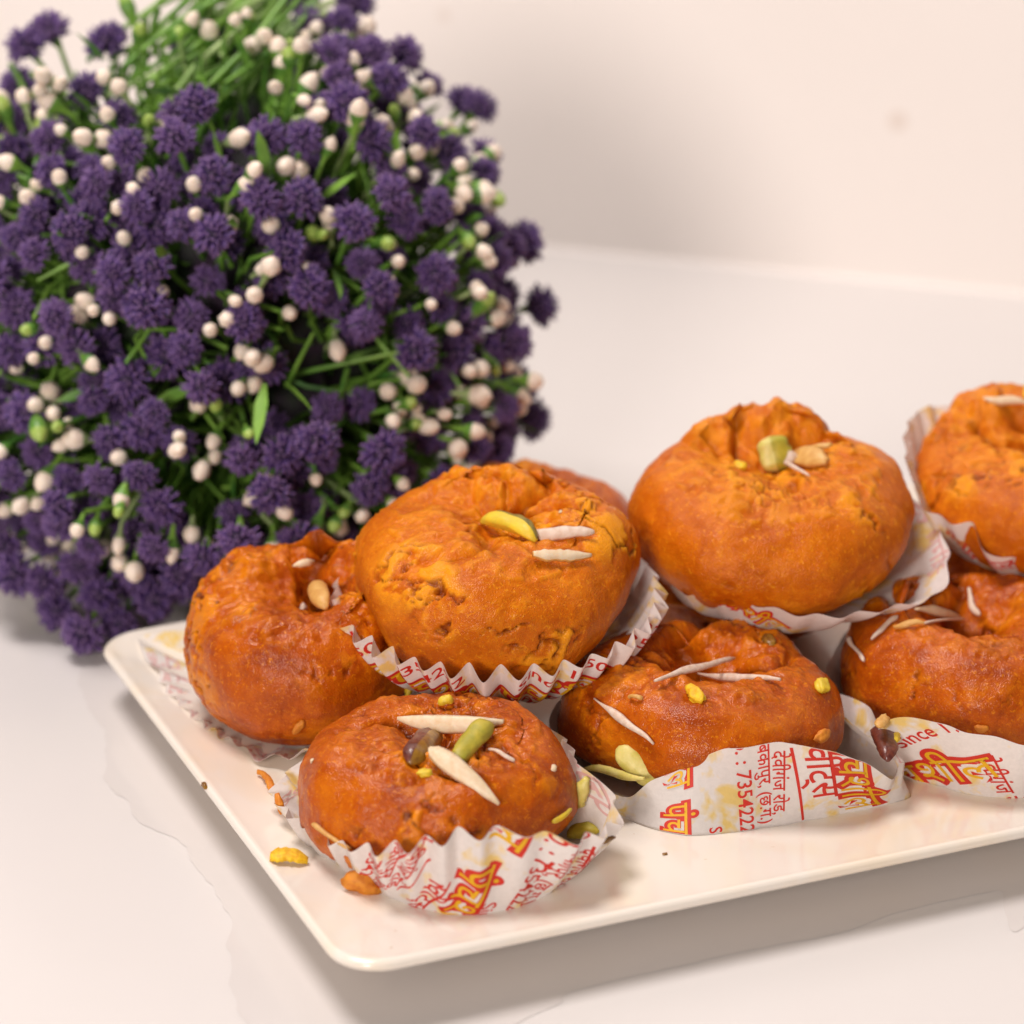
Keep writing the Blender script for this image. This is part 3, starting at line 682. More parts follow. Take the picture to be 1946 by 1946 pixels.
def flake(name, label, host, p0, p1, wpx, m, cat, group=None, thick=0.9, shape='lens', bend=0.0, lift=0.2, face=0.45, z=None, jag=0.08, skin=None, seed=0):
    """a sliver between two picture points, lying on its host; shape lens / strip / wedge"""
    za, zb_ = z if isinstance(z, tuple) else (z, z)
    a, na = hit(host, *p0, za); b_, nb_ = hit(host, *p1, zb_)
    mid = (a + b_) / 2; ax = (b_ - a); ln = ax.length; ax.normalize()
    up = (na + nb_).normalized() * (1 - face) + (EYE - mid).normalized() * face
    up = (up - ax * up.dot(ax)).normalized(); side = up.cross(ax).normalized()
    wd_ = wpx * px_mm(mid)
    if host in HOST:
        for k in range(1, 10):
            c = a + (b_ - a) * (k / 10)
            h = HOST[host].ray_cast(c + up * 25, -up)
            if h[0]: lift = max(lift, min(6.0, (h[0] - c).dot(up) - 0.15))
    # sit on the highest point of the host under the span
    rg = random.Random(seed * 31 + len(label)); n = 15
    top, bot = [], []
    for k in range(n + 1):
        t = k / n
        if shape == 'lens': hw = math.sin(math.pi * min(max(t, 0.03), 0.95)) ** 0.6
        elif shape == 'half': hw = math.sin(math.pi * min(max(t, 0.02), 0.98)) ** 0.55
        elif shape == 'drop': hw = (math.sin(math.pi * min(max(t ** 0.62, 0.015), 0.985)) ** 0.6)
        elif shape == 'strip': hw = min(1, 7 * t + 0.5, 7 * (1 - t) + 0.4) * (0.82 + 0.18 * math.cos(5 * t + seed))
        else: hw = min(1, 3 * t + 0.45, 2.2 * (1 - t) + 0.3)
        c = bend * math.sin(math.pi * t) * wd_
        j1, j2 = rg.uniform(-jag, jag), rg.uniform(-jag, jag)
        if shape == 'half': c -= hw * wd_ * 0.32
        top.append((t, c + hw * wd_ / 2 * (1 + j1))); bot.append((t, c - hw * wd_ / 2 * (1 + j2)))
    curl = rg.uniform(0.3, 0.9); sk1, sk2 = rg.uniform(-0.35, 0.35), rg.uniform(-0.2, 0.2)
    if ln > 6 and shape in ('lens', 'strip'): top = [(t, v + wd_ * (sk1 * math.sin(6.283 * t) + sk2 * math.sin(12.6 * t)) * 0.6) for t, v in top]; bot = [(t, v + wd_ * (sk1 * math.sin(6.283 * t) - sk2 * math.sin(9.4 * t)) * 0.6) for t, v in bot]
    vs = []
    def P(t, s_, h): 
        zz = lift + h + curl * math.sin(math.pi * t)
        return a + ax * (ln * t) + side * s_ + up * zz
    V, F, MI = [], [], []
    rowsn = []
    for (t, s1), (_, s2) in zip(top, bot):
        m_ = (s1 + s2) / 2; sw = (s1 - s2)
        r = [P(t, s1, thick * 0.35), P(t, m_ + sw * 0.36, thick), P(t, m_ - sw * 0.36, thick), P(t, s2, thick * 0.35), P(t, m_ - sw * 0.36, 0), P(t, m_ + sw * 0.36, 0)]
        rowsn.append(len(V)); V += r
    for k in range(n):
        for q in range(6):
            i0 = rowsn[k] + q; i1 = rowsn[k] + (q + 1) % 6; j0 = rowsn[k + 1] + q; j1_ = rowsn[k + 1] + (q + 1) % 6
            F.append([i0, j0, j1_, i1]); MI.append(1 if skin is not None and q in skin else 0)
    F.append([rowsn[0] + q for q in range(6)]); F.append([rowsn[n] + q for q in range(5, -1, -1)]); MI += [0, 0]
    o = mesh_obj(name, [q - mid for q in V], F, m, loc=mid, mi=MI)
    return tag(o, label, cat, group)

def chunk(name, label, host, p0, p1, wpx, m, cat, group=None, bend=0.0, flat=0.7, lift=-0.3, face=0.3, z=None, seed=0, rough=0.12, taper=0.0, blunt=3.0, cut=None, raise_end=0.0):
    """a plump piece: bent tapering body between two picture points; cut = share of the round whose faces take material 1"""
    za, zb_ = z if isinstance(z, tuple) else (z, z)
    a, na = hit(host, *p0, za); b_, nb_ = hit(host, *p1, zb_)
    if raise_end: b_ = b_ + Vector((0, -0.15, 1)) * raise_end
    mid = (a + b_) / 2; ax = b_ - a; ln = max(ax.length, 0.5); ax.normalize()
    up = (na + nb_).normalized() * (1 - face) + (EYE - mid).normalized() * face
    up = (up - ax * up.dot(ax)).normalized(); side = up.cross(ax).normalized()
    wd_ = wpx * px_mm(mid) / 2
    n, mm = 16, 18
    V, F, MI = [], [], []
    for k in range(n + 1):
        t = k / n; hw = max(0.05, (1 - abs(2 * t - 1) ** blunt)) ** 0.55 * (1 - taper * (1 - t))
        c = bend * math.sin(math.pi * t) * wd_ * 2
        for q in range(mm):
            g = 2 * math.pi * q / mm
            rr_ = wd_ * hw * (1 + rough * fbm(Vector((math.cos(g) * 1.3 + seed * 3.7, math.sin(g) * 1.3, t * 3 + seed)), 3) * 2)
            V.append(a + ax * (ln * t) + side * (c + rr_ * math.cos(g)) + up * (lift + wd_ * flat * hw + rr_ * flat * math.sin(g)))
    for k in range(n):
        for q in range(mm):
            F.append([k * mm + q, k * mm + (q + 1) % mm, (k + 1) * mm + (q + 1) % mm, (k + 1) * mm + q])
            MI.append(1 if cut and cut[0] <= (q / mm + 0.5) % 1 - 0.5 < cut[1] else 0)
    F.append(list(range(mm))[::-1]); F.append([n * mm + q for q in range(mm)]); MI += [0, 0]
    o = mesh_obj(name, [q - mid for q in V], F, m, loc=mid, mi=MI)
    return tag(o, label, cat, group)

def crumb(label, host, p, spx, m, seed=0, stretch=1.0, z=None, flat=0.55, ang=0.0, sub=3, rough=0.5):
    c, n_ = hit(host, *p, z); s_ = spx * px_mm(c) / 2
    bm_ = bmesh.new(); bmesh.ops.create_icosphere(bm_, subdivisions=sub, radius=1.0)
    q = n_.to_track_quat('Z', 'Y').to_matrix(); R2 = Matrix.Rotation(ang, 3, 'Z')
    V = []
    for v in bm_.verts:
        d = v.co.copy(); r = 1 + rough * (fbm(d * 0.8 + Vector((seed * 4.1, seed * 1.7, seed * 2.3)), 2) * 1.1 + 0.35 * fbm(d * 3.1 + Vector((seed, 2, 5)), 3))
        d = d * max(r, 0.35); V.append(q @ (R2 @ Vector((d.x * s_ * stretch, d.y * s_ / stretch, (d.z + 0.6) * s_ * flat))))
    F = [[w_.index for w_ in f.verts] for f in bm_.faces]; bm_.free()
    o = mesh_obj('crumb', V, F, m, loc=c)
    return tag(o, label, 'crumb', 'crumbs fallen from the sweets')

AL, PI_ = 'almond slivers on the sweets', 'pistachio pieces on the sweets'
# on B
flake('almond_slice', 'broad cream almond slice across the back of the front corner sweet', 'B', (762, 1364), (962, 1370), 36, [M_ALMOND, M_ALMOND_PALE], 'almond', AL, 0.9, 'half', 0.0, 1.2, 0.75, jag=0.03, seed=1)
flake('almond_slice', 'cream almond slice slanting down to the right below the green pistachio', 'B', (818, 1428), (950, 1534), 40, [M_ALMOND, M_SKIN], 'almond', AL, 1.0, 'drop', 0.05, 1.4, 0.8, jag=0.03, seed=2)
chunk('pistachio_piece', 'plump green pistachio wedge leaning beside the slanting almond slice', 'B', (862, 1466), (930, 1398), 50, [M_PIST, M_PISTY], 'pistachio', PI_, 0.05, 0.8, 0.4, 0.3, seed=2, rough=0.12, raise_end=1.5, blunt=5, taper=0.35)
chunk('nut_piece', 'brown soaked nut with a dark end in the hollow of the front sweet', 'B', (776, 1456), (818, 1408), 50, [M_OLIVE, M_DATE], 'nut', None, 0.0, 0.7, 0.3, 0.4, seed=3, blunt=6, cut=(-0.1, 0.2))
crumb('yellow green crumb just below the brown nut on the front sweet', 'B', (806, 1472), 26, M_PISTY, 1, 1.3)
crumb('ragged orange crumb between the brown nut and the pistachio wedge', 'B', (834, 1416), 30, M_CRUMB, 2, 1.4, ang=0.9)
flake('almond_shred', 'thin glassy almond shred right of the pistachio wedge', 'B', (928, 1426), (978, 1449), 9, [M_ALMOND_PALE], 'almond', AL, 0.5, 'strip', 0, 0.2, 0.3, seed=3)
crumb('tiny pale crumb on the right shoulder of the front sweet', 'B', (1052, 1460), 14, M_ALMOND, 4, 1.1)
crumb('tiny white speck at the upper left of the front sweet', 'B', (594, 1446), 9, M_ALMOND, 5, 1.0)
flake('pistachio_slice', 'upright pale green pistachio slice tucked in the cup right of the front sweet', cB, (1098, 1528), (1120, 1474), 34, [M_PISTP, M_PIST], 'pistachio', PI_, 1.2, 'wedge', 0, 0.6, 0.6, seed=4)
flake('pistachio_slice', 'narrow yellow sliver stuck low on the right side of the front sweet', 'B', (1046, 1562), (1080, 1536), 12, [M_PISTY], 'pistachio', PI_, 0.7, 'strip', 0, 0.3, 0.4, seed=5)
chunk('pistachio_piece', 'bright green pistachio chunk inside the right rim of the front cup', cB, (1084, 1592), (1140, 1582), 30, [M_PIST, M_PSKIN], 'pistachio', PI_, 0.1, 0.8, 0.2, 0.4, seed=6)
crumb('brown crumb in the torn right corner of the front cup', cB, (1152, 1596), 30, M_OLIVE, 7, 1.3)
flake('almond_shred', 'long tan almond shred between the front sweet and its cup on the left', 'B', (602, 1562), (672, 1610), 9, [M_TAN], 'almond', AL, 0.9, 'strip', 0, 0.4, 0.5, seed=6)
crumb('orange crumb caught in the far left tip of the front cup', cB, (528, 1528), 24, M_CRUMB, 8, 1.5, ang=1.2)
crumb('large ragged orange crumb hanging below the left side of the front cup', 'plate', (690, 1696), 54, M_CRUMB, 9, 1.35, flat=0.9, ang=1.0)
flake('crumb', 'flat yellow flake lying alone on the plate near its left edge', 'plate', (512, 1634), (584, 1642), 44, [M_CRUMBY], 'crumb', 'crumbs fallen from the sweets', 1.2, 'wedge', 0.1, 0.2, 0.15, jag=0.14, seed=10)
flake('crumb', 'thin curled orange shaving on the plate above the left tip of the front cup', 'plate', (490, 1474), (520, 1512), 15, [M_CRUMB], 'crumb', 'crumbs fallen from the sweets', 1.0, 'strip', 0.3, 0.5, 0.3, z=FLZ + 2, jag=0.3, seed=9)
crumb('small brown speck on the left edge of the plate', 'plate', (390, 1494), 15, M_OLIVE, 11, 1.4, z=RIMZ - 1)
crumb('tiny brown speck on the plate in front of the middle cup', 'plate', (1264, 1624), 9, M_OLIVE, 12, 1.0, z=FLZ)
# on C
flake('almond_shred', 'long almond shred rising to the right behind the middle front sweet hump', 'C', (1224, 1313), (1376, 1270), 15, [M_ALMOND_PALE, M_TAN], 'almond', AL, 0.6, 'strip', 0, 0.5, 0.6, seed=10)
flake('almond_slice', 'level pointed almond sliver on the middle front sweet', 'C', (1352, 1294), (1506, 1304), 17, [M_ALMOND_PALE, M_TAN], 'almond', AL, 0.9, 'lens', -0.2, 0.5, 0.6, seed=11)
crumb('bright yellow crumb on top of the middle front sweet', 'C', (1321, 1326), 38, M_CRUMBY, 13, 1.35, rough=0.7)
flake('almond_shred', 'pale upright almond shred on the left end of the middle front sweet', 'C', (1134, 1330), (1080, 1446), 15, [M_ALMOND_PALE], 'almond', AL, 0.7, 'lens', 0.1, 0.5, 0.5, seed=12)
chunk('pistachio_piece', 'long yellow green pistachio sliver stuck between the middle sweet and its paper flap', 'C', (1174, 1420), (1256, 1492), 48, [M_PISTP, M_PISTY], 'pistachio', PI_, 0.0, 0.35, 0.9, 0.85, seed=12, rough=0.12)
flake('almond_slice', 'pale curved slice crossing the yellow green pistachio sliver', 'C', (1142, 1460), (1256, 1478), 18, [M_PISTP], 'almond', AL, 0.8, 'lens', 0.15, 4.2, 0.9, seed=13)
crumb('orange flake crumb on the right front of the middle sweet', 'C', (1557, 1400), 32, M_CRUMB, 14, 1.4)
crumb('yellow crumb at the top right shoulder of the middle front sweet', 'C', (1575, 1283), 34, M_PISTY, 15, 1.2, ang=0.6)
flake('almond_shred', 'short yellow shred at the left end of the middle front sweet top', 'C', (1198, 1328), (1224, 1330), 10, [M_TAN], 'almond', AL, 0.8, 'strip', 0, 0.3, 0.3, seed=14)
crumb('dark crumb in the shadow behind the middle front sweet', 'C', (1461, 1219), 30, M_OLIVE, 16, 1.3)
# on D
flake('almond_shred', 'curved white shred standing in the hollow of the right front sweet', 'D', (1846, 1122), (1866, 1174), 14, [M_ALMOND_PALE], 'almond', AL, 0.9, 'strip', -0.4, 0.6, 0.6, seed=15)
flake('almond_slice', 'cream almond sliver lying left in the hollow of the right front sweet', 'D', (1728, 1160), (1808, 1176), 20, [M_ALMOND, M_TAN], 'almond', AL, 1.0, 'lens', 0.1, 0.6, 0.7, seed=16)
flake('almond_shred', 'grey white shred running down the left rim of the right front sweet', 'D', (1706, 1178), (1656, 1222), 11, [M_ALMOND_PALE], 'almond', AL, 0.7, 'strip', 0, 0.6, 0.4, seed=17)
flake('almond_slice', 'golden almond sliver on the left crest of the right front sweet', 'D', (1700, 1197), (1758, 1189), 14, [M_TAN], 'almond', AL, 0.9, 'lens', 0.1, 0.5, 0.3, seed=18)
flake('almond_shred', 'faint shred at the far left end of the right front sweet', 'D', (1620, 1217), (1596, 1240), 11, [M_ALMOND_PALE], 'almond', AL, 0.7, 'strip', 0, 0.4, 0.4, seed=19)
flake('almond_shred', 'hair thin white shred along the crest of the right front sweet', 'D', (1755, 1190), (1830, 1182), 7, [M_ALMOND_PALE], 'almond', AL, 0.5, 'strip', 0, 0.5, 0.3, seed=20)
crumb('orange crumb on the printed rim of the right edge cup', 'D', (1864, 1384), 20, M_CRUMB, 17, 1.3)
chunk('nut_piece', 'dark red skinned nut wedged between the middle cup and the right edge cup', None, (1668, 1392), (1688, 1452), 44, [M_DATE, M_SKIN], 'nut', None, 0.1, 0.6, 0.5, 0.4, z=FLZ + 12, seed=21)
crumb('tan nut crumb on top of the dark red skinned nut', None, (1676, 1376), 34, M_TAN, 18, 1.5, z=FLZ + 18, ang=1.0)
crumb('green nut crumb right of the dark red skinned nut', None, (1702, 1404), 22, M_PISTY, 19, 1.4, z=FLZ + 14, ang=1.2)
# on E
chunk('pistachio_piece', 'curved yellow pistachio with dark green skin on the top left sweet', 'E', (916, 996), (1020, 1032), 42, [M_PISTY, M_PSKIN], 'pistachio', PI_, 0.28, 0.75, 0.3, 0.35, seed=22, rough=0.12, cut=(-0.06, 0.2))
flake('almond_slice', 'pinkish white flat flake to the right of the curved pistachio', 'E', (1006, 1020), (1134, 1014), 25, [M_ALMOND_PALE], 'almond', AL, 0.7, 'strip', 0.0, 1.3, 0.75, seed=23, jag=0.14)
flake('almond_slice', 'tan and yellow almond flake below the white flake on the top left sweet', 'E', (1008, 1056), (1118, 1058), 24, [M_TAN, M_ALMOND], 'almond', AL, 1.0, 'wedge', -0.1, 0.9, 0.7, seed=24, skin=(0, 1), jag=0.15)
crumb('small yellow crumb low on the right side of the top left sweet', 'E', (1198, 1172), 30, M_CRUMBY, 20, 1.5, ang=1.3, rough=0.8)
crumb('orange crumb on the right pleats of the top left cup', cE, (1161, 1229), 18, M_CRUMB, 21, 1.2)
crumb('tiny white grain at the top right of the top left sweet', 'E', (1066, 973), 7, M_ALMOND, 22)
# on F
chunk('pistachio_piece', 'green pistachio chunk standing in the hollow of the top middle sweet', 'F', (1480, 896), (1462, 852), 58, [M_PISTP, M_PIST], 'pistachio', PI_, 0.0, 0.5, 0.3, 0.5, seed=25, rough=0.12, cut=(0.2, 0.5), raise_end=3.2, blunt=7)
flake('almond_slice', 'white almond flake against the foot of the green chunk', 'F', (1474, 882), (1516, 872), 32, [M_ALMOND_PALE], 'almond', AL, 0.8, 'lens', 0, 3.0, 0.6, seed=26)
flake('almond_slice', 'tan almond flake right of the green chunk on the top middle sweet', 'F', (1516, 872), (1580, 884), 46, [M_TAN, M_ALMOND], 'almond', AL, 1.0, 'wedge', 0, 1.2, 0.5, seed=27)
flake('almond_shred', 'thin shred poking right from the tan flake on the top middle sweet', 'F', (1540, 868), (1590, 854), 12, [M_TAN], 'almond', AL, 0.8, 'strip', 0, 2.4, 0.4, seed=28)
flake('almond_shred', 'thin white shred lying below the flakes on the top middle sweet', 'F', (1494, 888), (1546, 914), 9, [M_ALMOND_PALE], 'almond', AL, 0.6, 'strip', 0, 1.4, 0.4, seed=29)
crumb('yellow crumb left of the green chunk on the top middle sweet', 'F', (1406, 888), 28, M_CRUMBY, 23, 1.2, ang=1.4)
# on G
flake('almond_slice', 'cream almond sliver lying on the very top of the right edge sweet', 'G', (1868, 757), (1952, 768), 18, [M_ALMOND, M_TAN], 'almond', AL, 1.0, 'lens', 0, 0.6, 0.3, seed=30)
chunk('pistachio_piece', 'green pistachio bit at the top right corner of the picture pile', 'G', (1946, 760), (1962, 738), 28, [M_PISTY, M_PSKIN], 'pistachio', PI_, 0.0, 0.8, 0.4, 0.4, seed=31)
# on A
chunk('nut_piece', 'tan nut half in the hollow of the left corner sweet', 'A', (606, 1122), (622, 1160), 40, [M_TAN, M_ALMOND], 'nut', None, 0.0, 0.8, 0.2, 0.4, seed=32, rough=0.05)
flake('almond_slice', 'blurred cream almond piece behind the rim of the left corner sweet', 'A', (552, 1078), (590, 1070), 16, [M_ALMOND], 'almond', AL, 1.0, 'lens', 0, 0.8, 0.4, seed=33)
crumb('small white crumb in the hollow of the left corner sweet', 'A', (574, 1158), 20, M_ALMOND_PALE, 24, 1.3)
crumb('orange crumb low on the front of the left corner sweet', 'A', (566, 1380), 24, M_CRUMB, 25, 1.4, ang=1.0)
crumb('green crumb at the right side of the left corner sweet', 'A', (774, 1304), 30, M_PISTY, 26, 1.5, ang=0.9)
chunk('pistachio_piece', 'green bit in the dark gap between the left and front corner sweets', 'B', (832, 1340), (862, 1333), 20, [M_PISTY, M_PSKIN], 'pistachio', PI_, 0.0, 0.8, 0.6, 0.4, seed=34)

# ------------------------------------------------------------------ artificial flower bush
bc = at(425, 628, 66) + Vector((0, 14, 0)) ; bc = Vector((bc.x, bc.y, 66.0))
BR = 565 * px_mm(bc)
bush = bpy.data.objects.new('artificial_flower_bush', None); COL.objects.link(bush)
bush.location = Vector((bc.x, bc.y, 0)) * MM
tag(bush, 'round bush of purple plastic flowers with cream buds behind the plate', 'artificial plant')
def proj(q):
    d = q - EYE; f_ = d.dot(_f); return 973 + d.dot(_r) / f_ * 1946 * CAM_F, 973 - d.dot(_u) / f_ * 1946 * CAM_F

def head_mesh(seed):
    rg = random.Random(seed); V, F, MI = [], [], []
    R0 = 6.1 * rg.uniform(0.95, 1.05); fl = rg.uniform(0.7, 1.0)
    bm_ = bmesh.new(); bmesh.ops.create_icosphere(bm_, subdivisions=2, radius=3.6)
    for v in bm_.verts: V.append(Vector((v.co.x, v.co.y, v.co.z * 0.8 + 2.6)))
    for f in bm_.faces: F.append([q.index for q in f.verts]); MI.append(1)
    bm_.free()
    nP = 170; ga = math.pi * (3 - math.sqrt(5))
    for k in range(nP):
        zc = 1 - 1.55 * (k + 0.5) / nP; rr_ = math.sqrt(max(0, 1 - zc * zc)); a = k * ga + rg.uniform(-0.2, 0.2)
        d = Vector((rr_ * math.cos(a), rr_ * math.sin(a), zc + rg.uniform(-0.08, 0.08))).normalized()
        d = (d + Vector((rg.uniform(-.16, .16), rg.uniform(-.16, .16), rg.uniform(-.16, .16)))).normalized()
        s_ = d.cross(Vector((rg.uniform(-1, 1), rg.uniform(-1, 1), rg.uniform(-1, 1)))).normalized(); t_ = d.cross(s_)
        ln = R0 * rg.uniform(0.74, 1.14) * (1 if zc > -0.1 else fl); w0, w1 = 0.30, 0.46
        c0 = Vector((0, 0, 2.6)) + Vector((d.x, d.y, d.z * 0.85)) * 3.0; c1 = Vector((0, 0, 2.6)) + Vector((d.x, d.y, d.z * 0.85)) * ln * 0.9; c2 = Vector((0, 0, 2.6)) + Vector((d.x, d.y, d.z * 0.85)) * ln
        i = len(V)
        for c, w_ in ((c0, w0), (c1, w1)):
            for g in range(3):
                e = math.cos(g * 2.094) * s_ + math.sin(g * 2.094) * t_; V.append(c + e * w_)
        V.append(c2)
        for g in range(3):
            h = (g + 1) % 3
            F.append([i + g, i + h, i + 3 + h, i + 3 + g]); MI.append(0)
            F.append([i + 3 + g, i + 3 + h, i + 6]); MI.append(2)
    # calyx
    i = len(V)
    for (r_, z_) in ((1.9, 0.6), (1.2, -1.6), (0.7, -3.4)):
        for g in range(7): V.append(Vector((r_ * math.cos(g * 0.8976), r_ * math.sin(g * 0.8976), z_)))
    for j in range(2):
        for g in range(7): F.append([i + j * 7 + g, i + j * 7 + (g + 1) % 7, i + j * 7 + 7 + (g + 1) % 7, i + j * 7 + 7 + g]); MI.append(3)
    return V, F, MI
def lathe(prof, n=9, mis=None):
    V, F, MI = [], [], []
    for (r_, z_) in prof:
        for g in range(n): V.append(Vector((r_ * math.cos(6.2832 * g / n), r_ * math.sin(6.2832 * g / n), z_)))
    for j in range(len(prof) - 1):
        for g in range(n): F.append([j * n + g, j * n + (g + 1) % n, (j + 1) * n + (g + 1) % n, (j + 1) * n + g]); MI.append(mis[j] if mis else 0)
    return V, F, MI
def proto(name, vfm, mats):
    o = mesh_obj(name, vfm[0], vfm[1], mats, mi=vfm[2]); COL.objects.unlink(o); return o
heads = [proto('flower_head', head_mesh(k), [(M_PETAL, M_PETAL2, M_PETAL, M_PETAL3, M_PETAL2)[k], M_HEADCORE, M_TIP, M_STEM]) for k in range(5)]
budp = [(0.6, -5.0), (0.8, -2.4), (1.5, -1.0), (2.1, 0.2), (2.35, 1.2), (2.3, 2.4), (1.7, 3.7), (0.8, 4.4), (0.05, 4.9)]
buds = [proto('bud', lathe(budp, 9, [0, 0, 0, 0, 1, 1, 1, 1]), [M_LEAF, M_BUD]),
        proto('bud', lathe([(r_ * 0.9, z_ * 1.05) for r_, z_ in budp], 8, [0, 0, 0, 0, 0, 1, 1, 1]), [M_LEAF, M_GBUD]),
        proto('bud', lathe([(r_ * (1 + 0.05 * (k % 2)), z_ * 0.95) for k, (r_, z_) in enumerate(budp)], 6, [0, 0, 0, 1, 1, 1, 1, 1]), [M_PALE, M_BUD])]
rb = random.Random(11)
SV, SF, SMI = [], [], []           # stems
def tube(p0, p1, r0, r1, mi=0, sag=0.0, n=5, k=4):
    ax = (p1 - p0); 
    if ax.length < 0.01: return
    axn = ax.normalized(); s_ = axn.orthogonal().normalized(); t_ = axn.cross(s_); i = len(SV)
    side = s_ * rb.uniform(-1, 1) + t_ * rb.uniform(-1, 1)
    for j in range(k + 1):
        t = j / k; c = p0 + ax * t + side * (sag * math.sin(math.pi * t)); r_ = r0 + (r1 - r0) * t
        for g in range(n): SV.append(c + (s_ * math.cos(6.2832 * g / n) + t_ * math.sin(6.2832 * g / n)) * r_)
    for j in range(k):
        for g in range(n): SF.append([i + j * n + g, i + j * n + (g + 1) % n, i + (j + 1) * n + (g + 1) % n, i + (j + 1) * n + g]); SMI.append(mi)
def shell(d, rad):
    # ball that sits broad on the table
    h_ = math.hypot(d.x, d.y); zz = d.z
    if zz < 0:
        k_ = (h_ ** 2.8 + abs(zz) ** 2.8) ** (-1 / 2.8); return Vector((d.x * rad * 0.965 * k_, d.y * rad * 0.9 * k_ - 15 * min(1, -2 * zz), d.z * 62 * k_ * rad / BR))
    return Vector((d.x * rad * 0.965, d.y * rad * 0.9, d.z * rad * 1.0))
root = Vector((0, 6, 40))          # local, relative to (bc.x, bc.y, 0)
B0 = Vector((bc.x, bc.y, 0))
def place(o0, p, d, sc_, name=None):
    o = o0.copy(); COL.objects.link(o); o.parent = bush
    o.location = p * MM
    qn = d.to_track_quat('Z', 'Y'); qs = Vector((0, 0, 1)).rotation_difference(Vector((0, 0, 1)))
    o.rotation_mode = 'QUATERNION'
    from mathutils import Quaternion
    o.rotation_quaternion = qn @ Quaternion((0, 0, 1), rb.uniform(0, 6.28)); o.scale = (sc_, sc_, sc_)
    return o
kept = []
def ok(p, dmin):
    for q in kept:
        if (q - p).length < dmin: return False
    return True
def inplate(p):
    w_ = p + B0
    if w_.z > 26: return False
    P = quad
    for k in range(4):
        e = P[(k + 1) % 4] - P[k]
        nn = Vector((-e.y, e.x, 0)).normalized()
        if (w_ - P[k]).xy.dot(nn.xy) < -9: return False
    return True
# a few outlying heads that make the ragged outline (picture point, depth behind the bush middle)
outl = [(62, 100, 10), (103, 72, 14), (212, 95, 18), (175, 186, -8), (48, 182, 20), (348, 88, 22), (432, 102, 14), (592, 60, 30), (670, 22, 40), (565, 12, 34), (985, 466, 10), (1008, 585, 8), (965, 735, 0), (996, 795, 4), (940, 812, -6), (900, 215, 26), (872, 210, 30), (165, 1192, -70), (118, 1150, -62), (235, 1172, -66), (40, 1080, -60), (92, 1095, -62), (195, 1120, -66), (300, 1128, -66), (345, 1098, -62), (20, 1030, -55), (262, 1070, -64)]
nh = 0
for (px, py, dy) in outl:
    d = ray(px, py); t = (bc.y + dy - EYE.y) / d.y; p = EYE + d * t
    if p.z < 7: p = at(px, py, 7.5)
    p = p - B0
    dr = (p - Vector((0, 0, 60))).normalized(); dr = (dr + Vector((0, -0.5, 0.25))).normalized()
    kept.append(p); place(heads[nh % 4], p, dr, rb.uniform(0.92, 1.05)); nh += 1
    tube(root + (p - root) * 0.25, p - dr * 3.2, 1.0, 0.75, 0, 6)
tries = 0
nb = 0
while nh < 300 and tries < 14000:
    tries += 1
    z_ = rb.uniform(-1, 1); a = rb.uniform(0, 6.2832); s_ = math.sqrt(1 - z_ * z_)
    d = Vector((s_ * math.cos(a), s_ * math.sin(a), z_))
    if d.y > 0.2: continue
    rad = BR * (1.0 - 0.17 * rb.random() ** 1.6) * (1 + 0.05 * fbm(d * 2.2, 2))
    p = Vector((0, 0, 68)) + shell(d, rad)
    if p.z < 7 or inplate(p): continue
    px, py = proj(p + B0)
    if px < -130: continue
    if (px < 330 and py < 225) or (330 < px < 540 and py < 210): continue
    if 180 < px < 560 and py < 330 and rb.random() < 0.62: continue
    if px > 620 and rb.random() < 0.12: continue
    if not ok(p, 8.4): continue
    kept.append(p)
    dr = (d + Vector((rb.uniform(-.3, .3), rb.uniform(-.3, .3) - 0.25, rb.uniform(-.2, .3)))).normalized()
    place(heads[rb.randrange(5)], p, dr, rb.uniform(0.72, 1.02)); nh += 1
    tube(root + (p - root) * rb.uniform(0.15, 0.4), p - dr * 3.2, 1.0, 0.75, 0 if rb.random() < 0.8 else 1, 5)
tries = 0
while nb < 290 and tries < 12000:
    tries += 1
    z_ = rb.uniform(-1, 1); a = rb.uniform(0, 6.2832); s_ = math.sqrt(1 - z_ * z_)
    d = Vector((s_ * math.cos(a), s_ * math.sin(a), z_))
    if d.y > 0.2: continue
    rad = BR * (1.03 - 0.13 * rb.random())
    p = Vector((0, 0, 68)) + shell(d, rad)
    if p.z < 5 or inplate(p): continue
    px, py = proj(p + B0)
    if px < -120: continue
    if px < 230 and py < 150: continue
    if 300 < px < 560 and py < 300 and rb.random() < 0.75: continue
    if not ok(p, 5.2): continue
    kept.append(p)
    dr = (d * 0.8 + Vector((rb.uniform(-.6, .6), rb.uniform(-.6, .6) - 0.2, rb.uniform(-.5, .5)))).normalized()
    for c_ in range(1 + (rb.random() < 0.45) + (rb.random() < 0.2)):
        k = 0 if rb.random() < 0.55 else (2 if rb.random() < 0.6 else 1)
        pc = p if c_ == 0 else p + Vector((rb.uniform(-1, 1), rb.uniform(-1, 1), rb.uniform(-1, 1))).normalized() * rb.uniform(4.2, 6.0)
        if pc.z < 4 or nb >= 290 or (c_ and inplate(pc)): continue
        dc = (dr + Vector((rb.uniform(-.4, .4), rb.uniform(-.4, .4), rb.uniform(-.4, .4)))).normalized()
        b_ = place(buds[k], pc, dc, rb.uniform(0.74, 1.16)); b_.scale = (b_.scale[0] * rb.uniform(0.82, 1.05), b_.scale[1], b_.scale[2] * rb.uniform(0.85, 1.2)); nb += 1
        tube(root + (p - root) * rb.uniform(0.5, 0.75), pc - dc * 4.4, 0.9, 0.65, (0, 1, 2)[k] if rb.random() < 0.6 else rb.choice((1, 2)), 4)
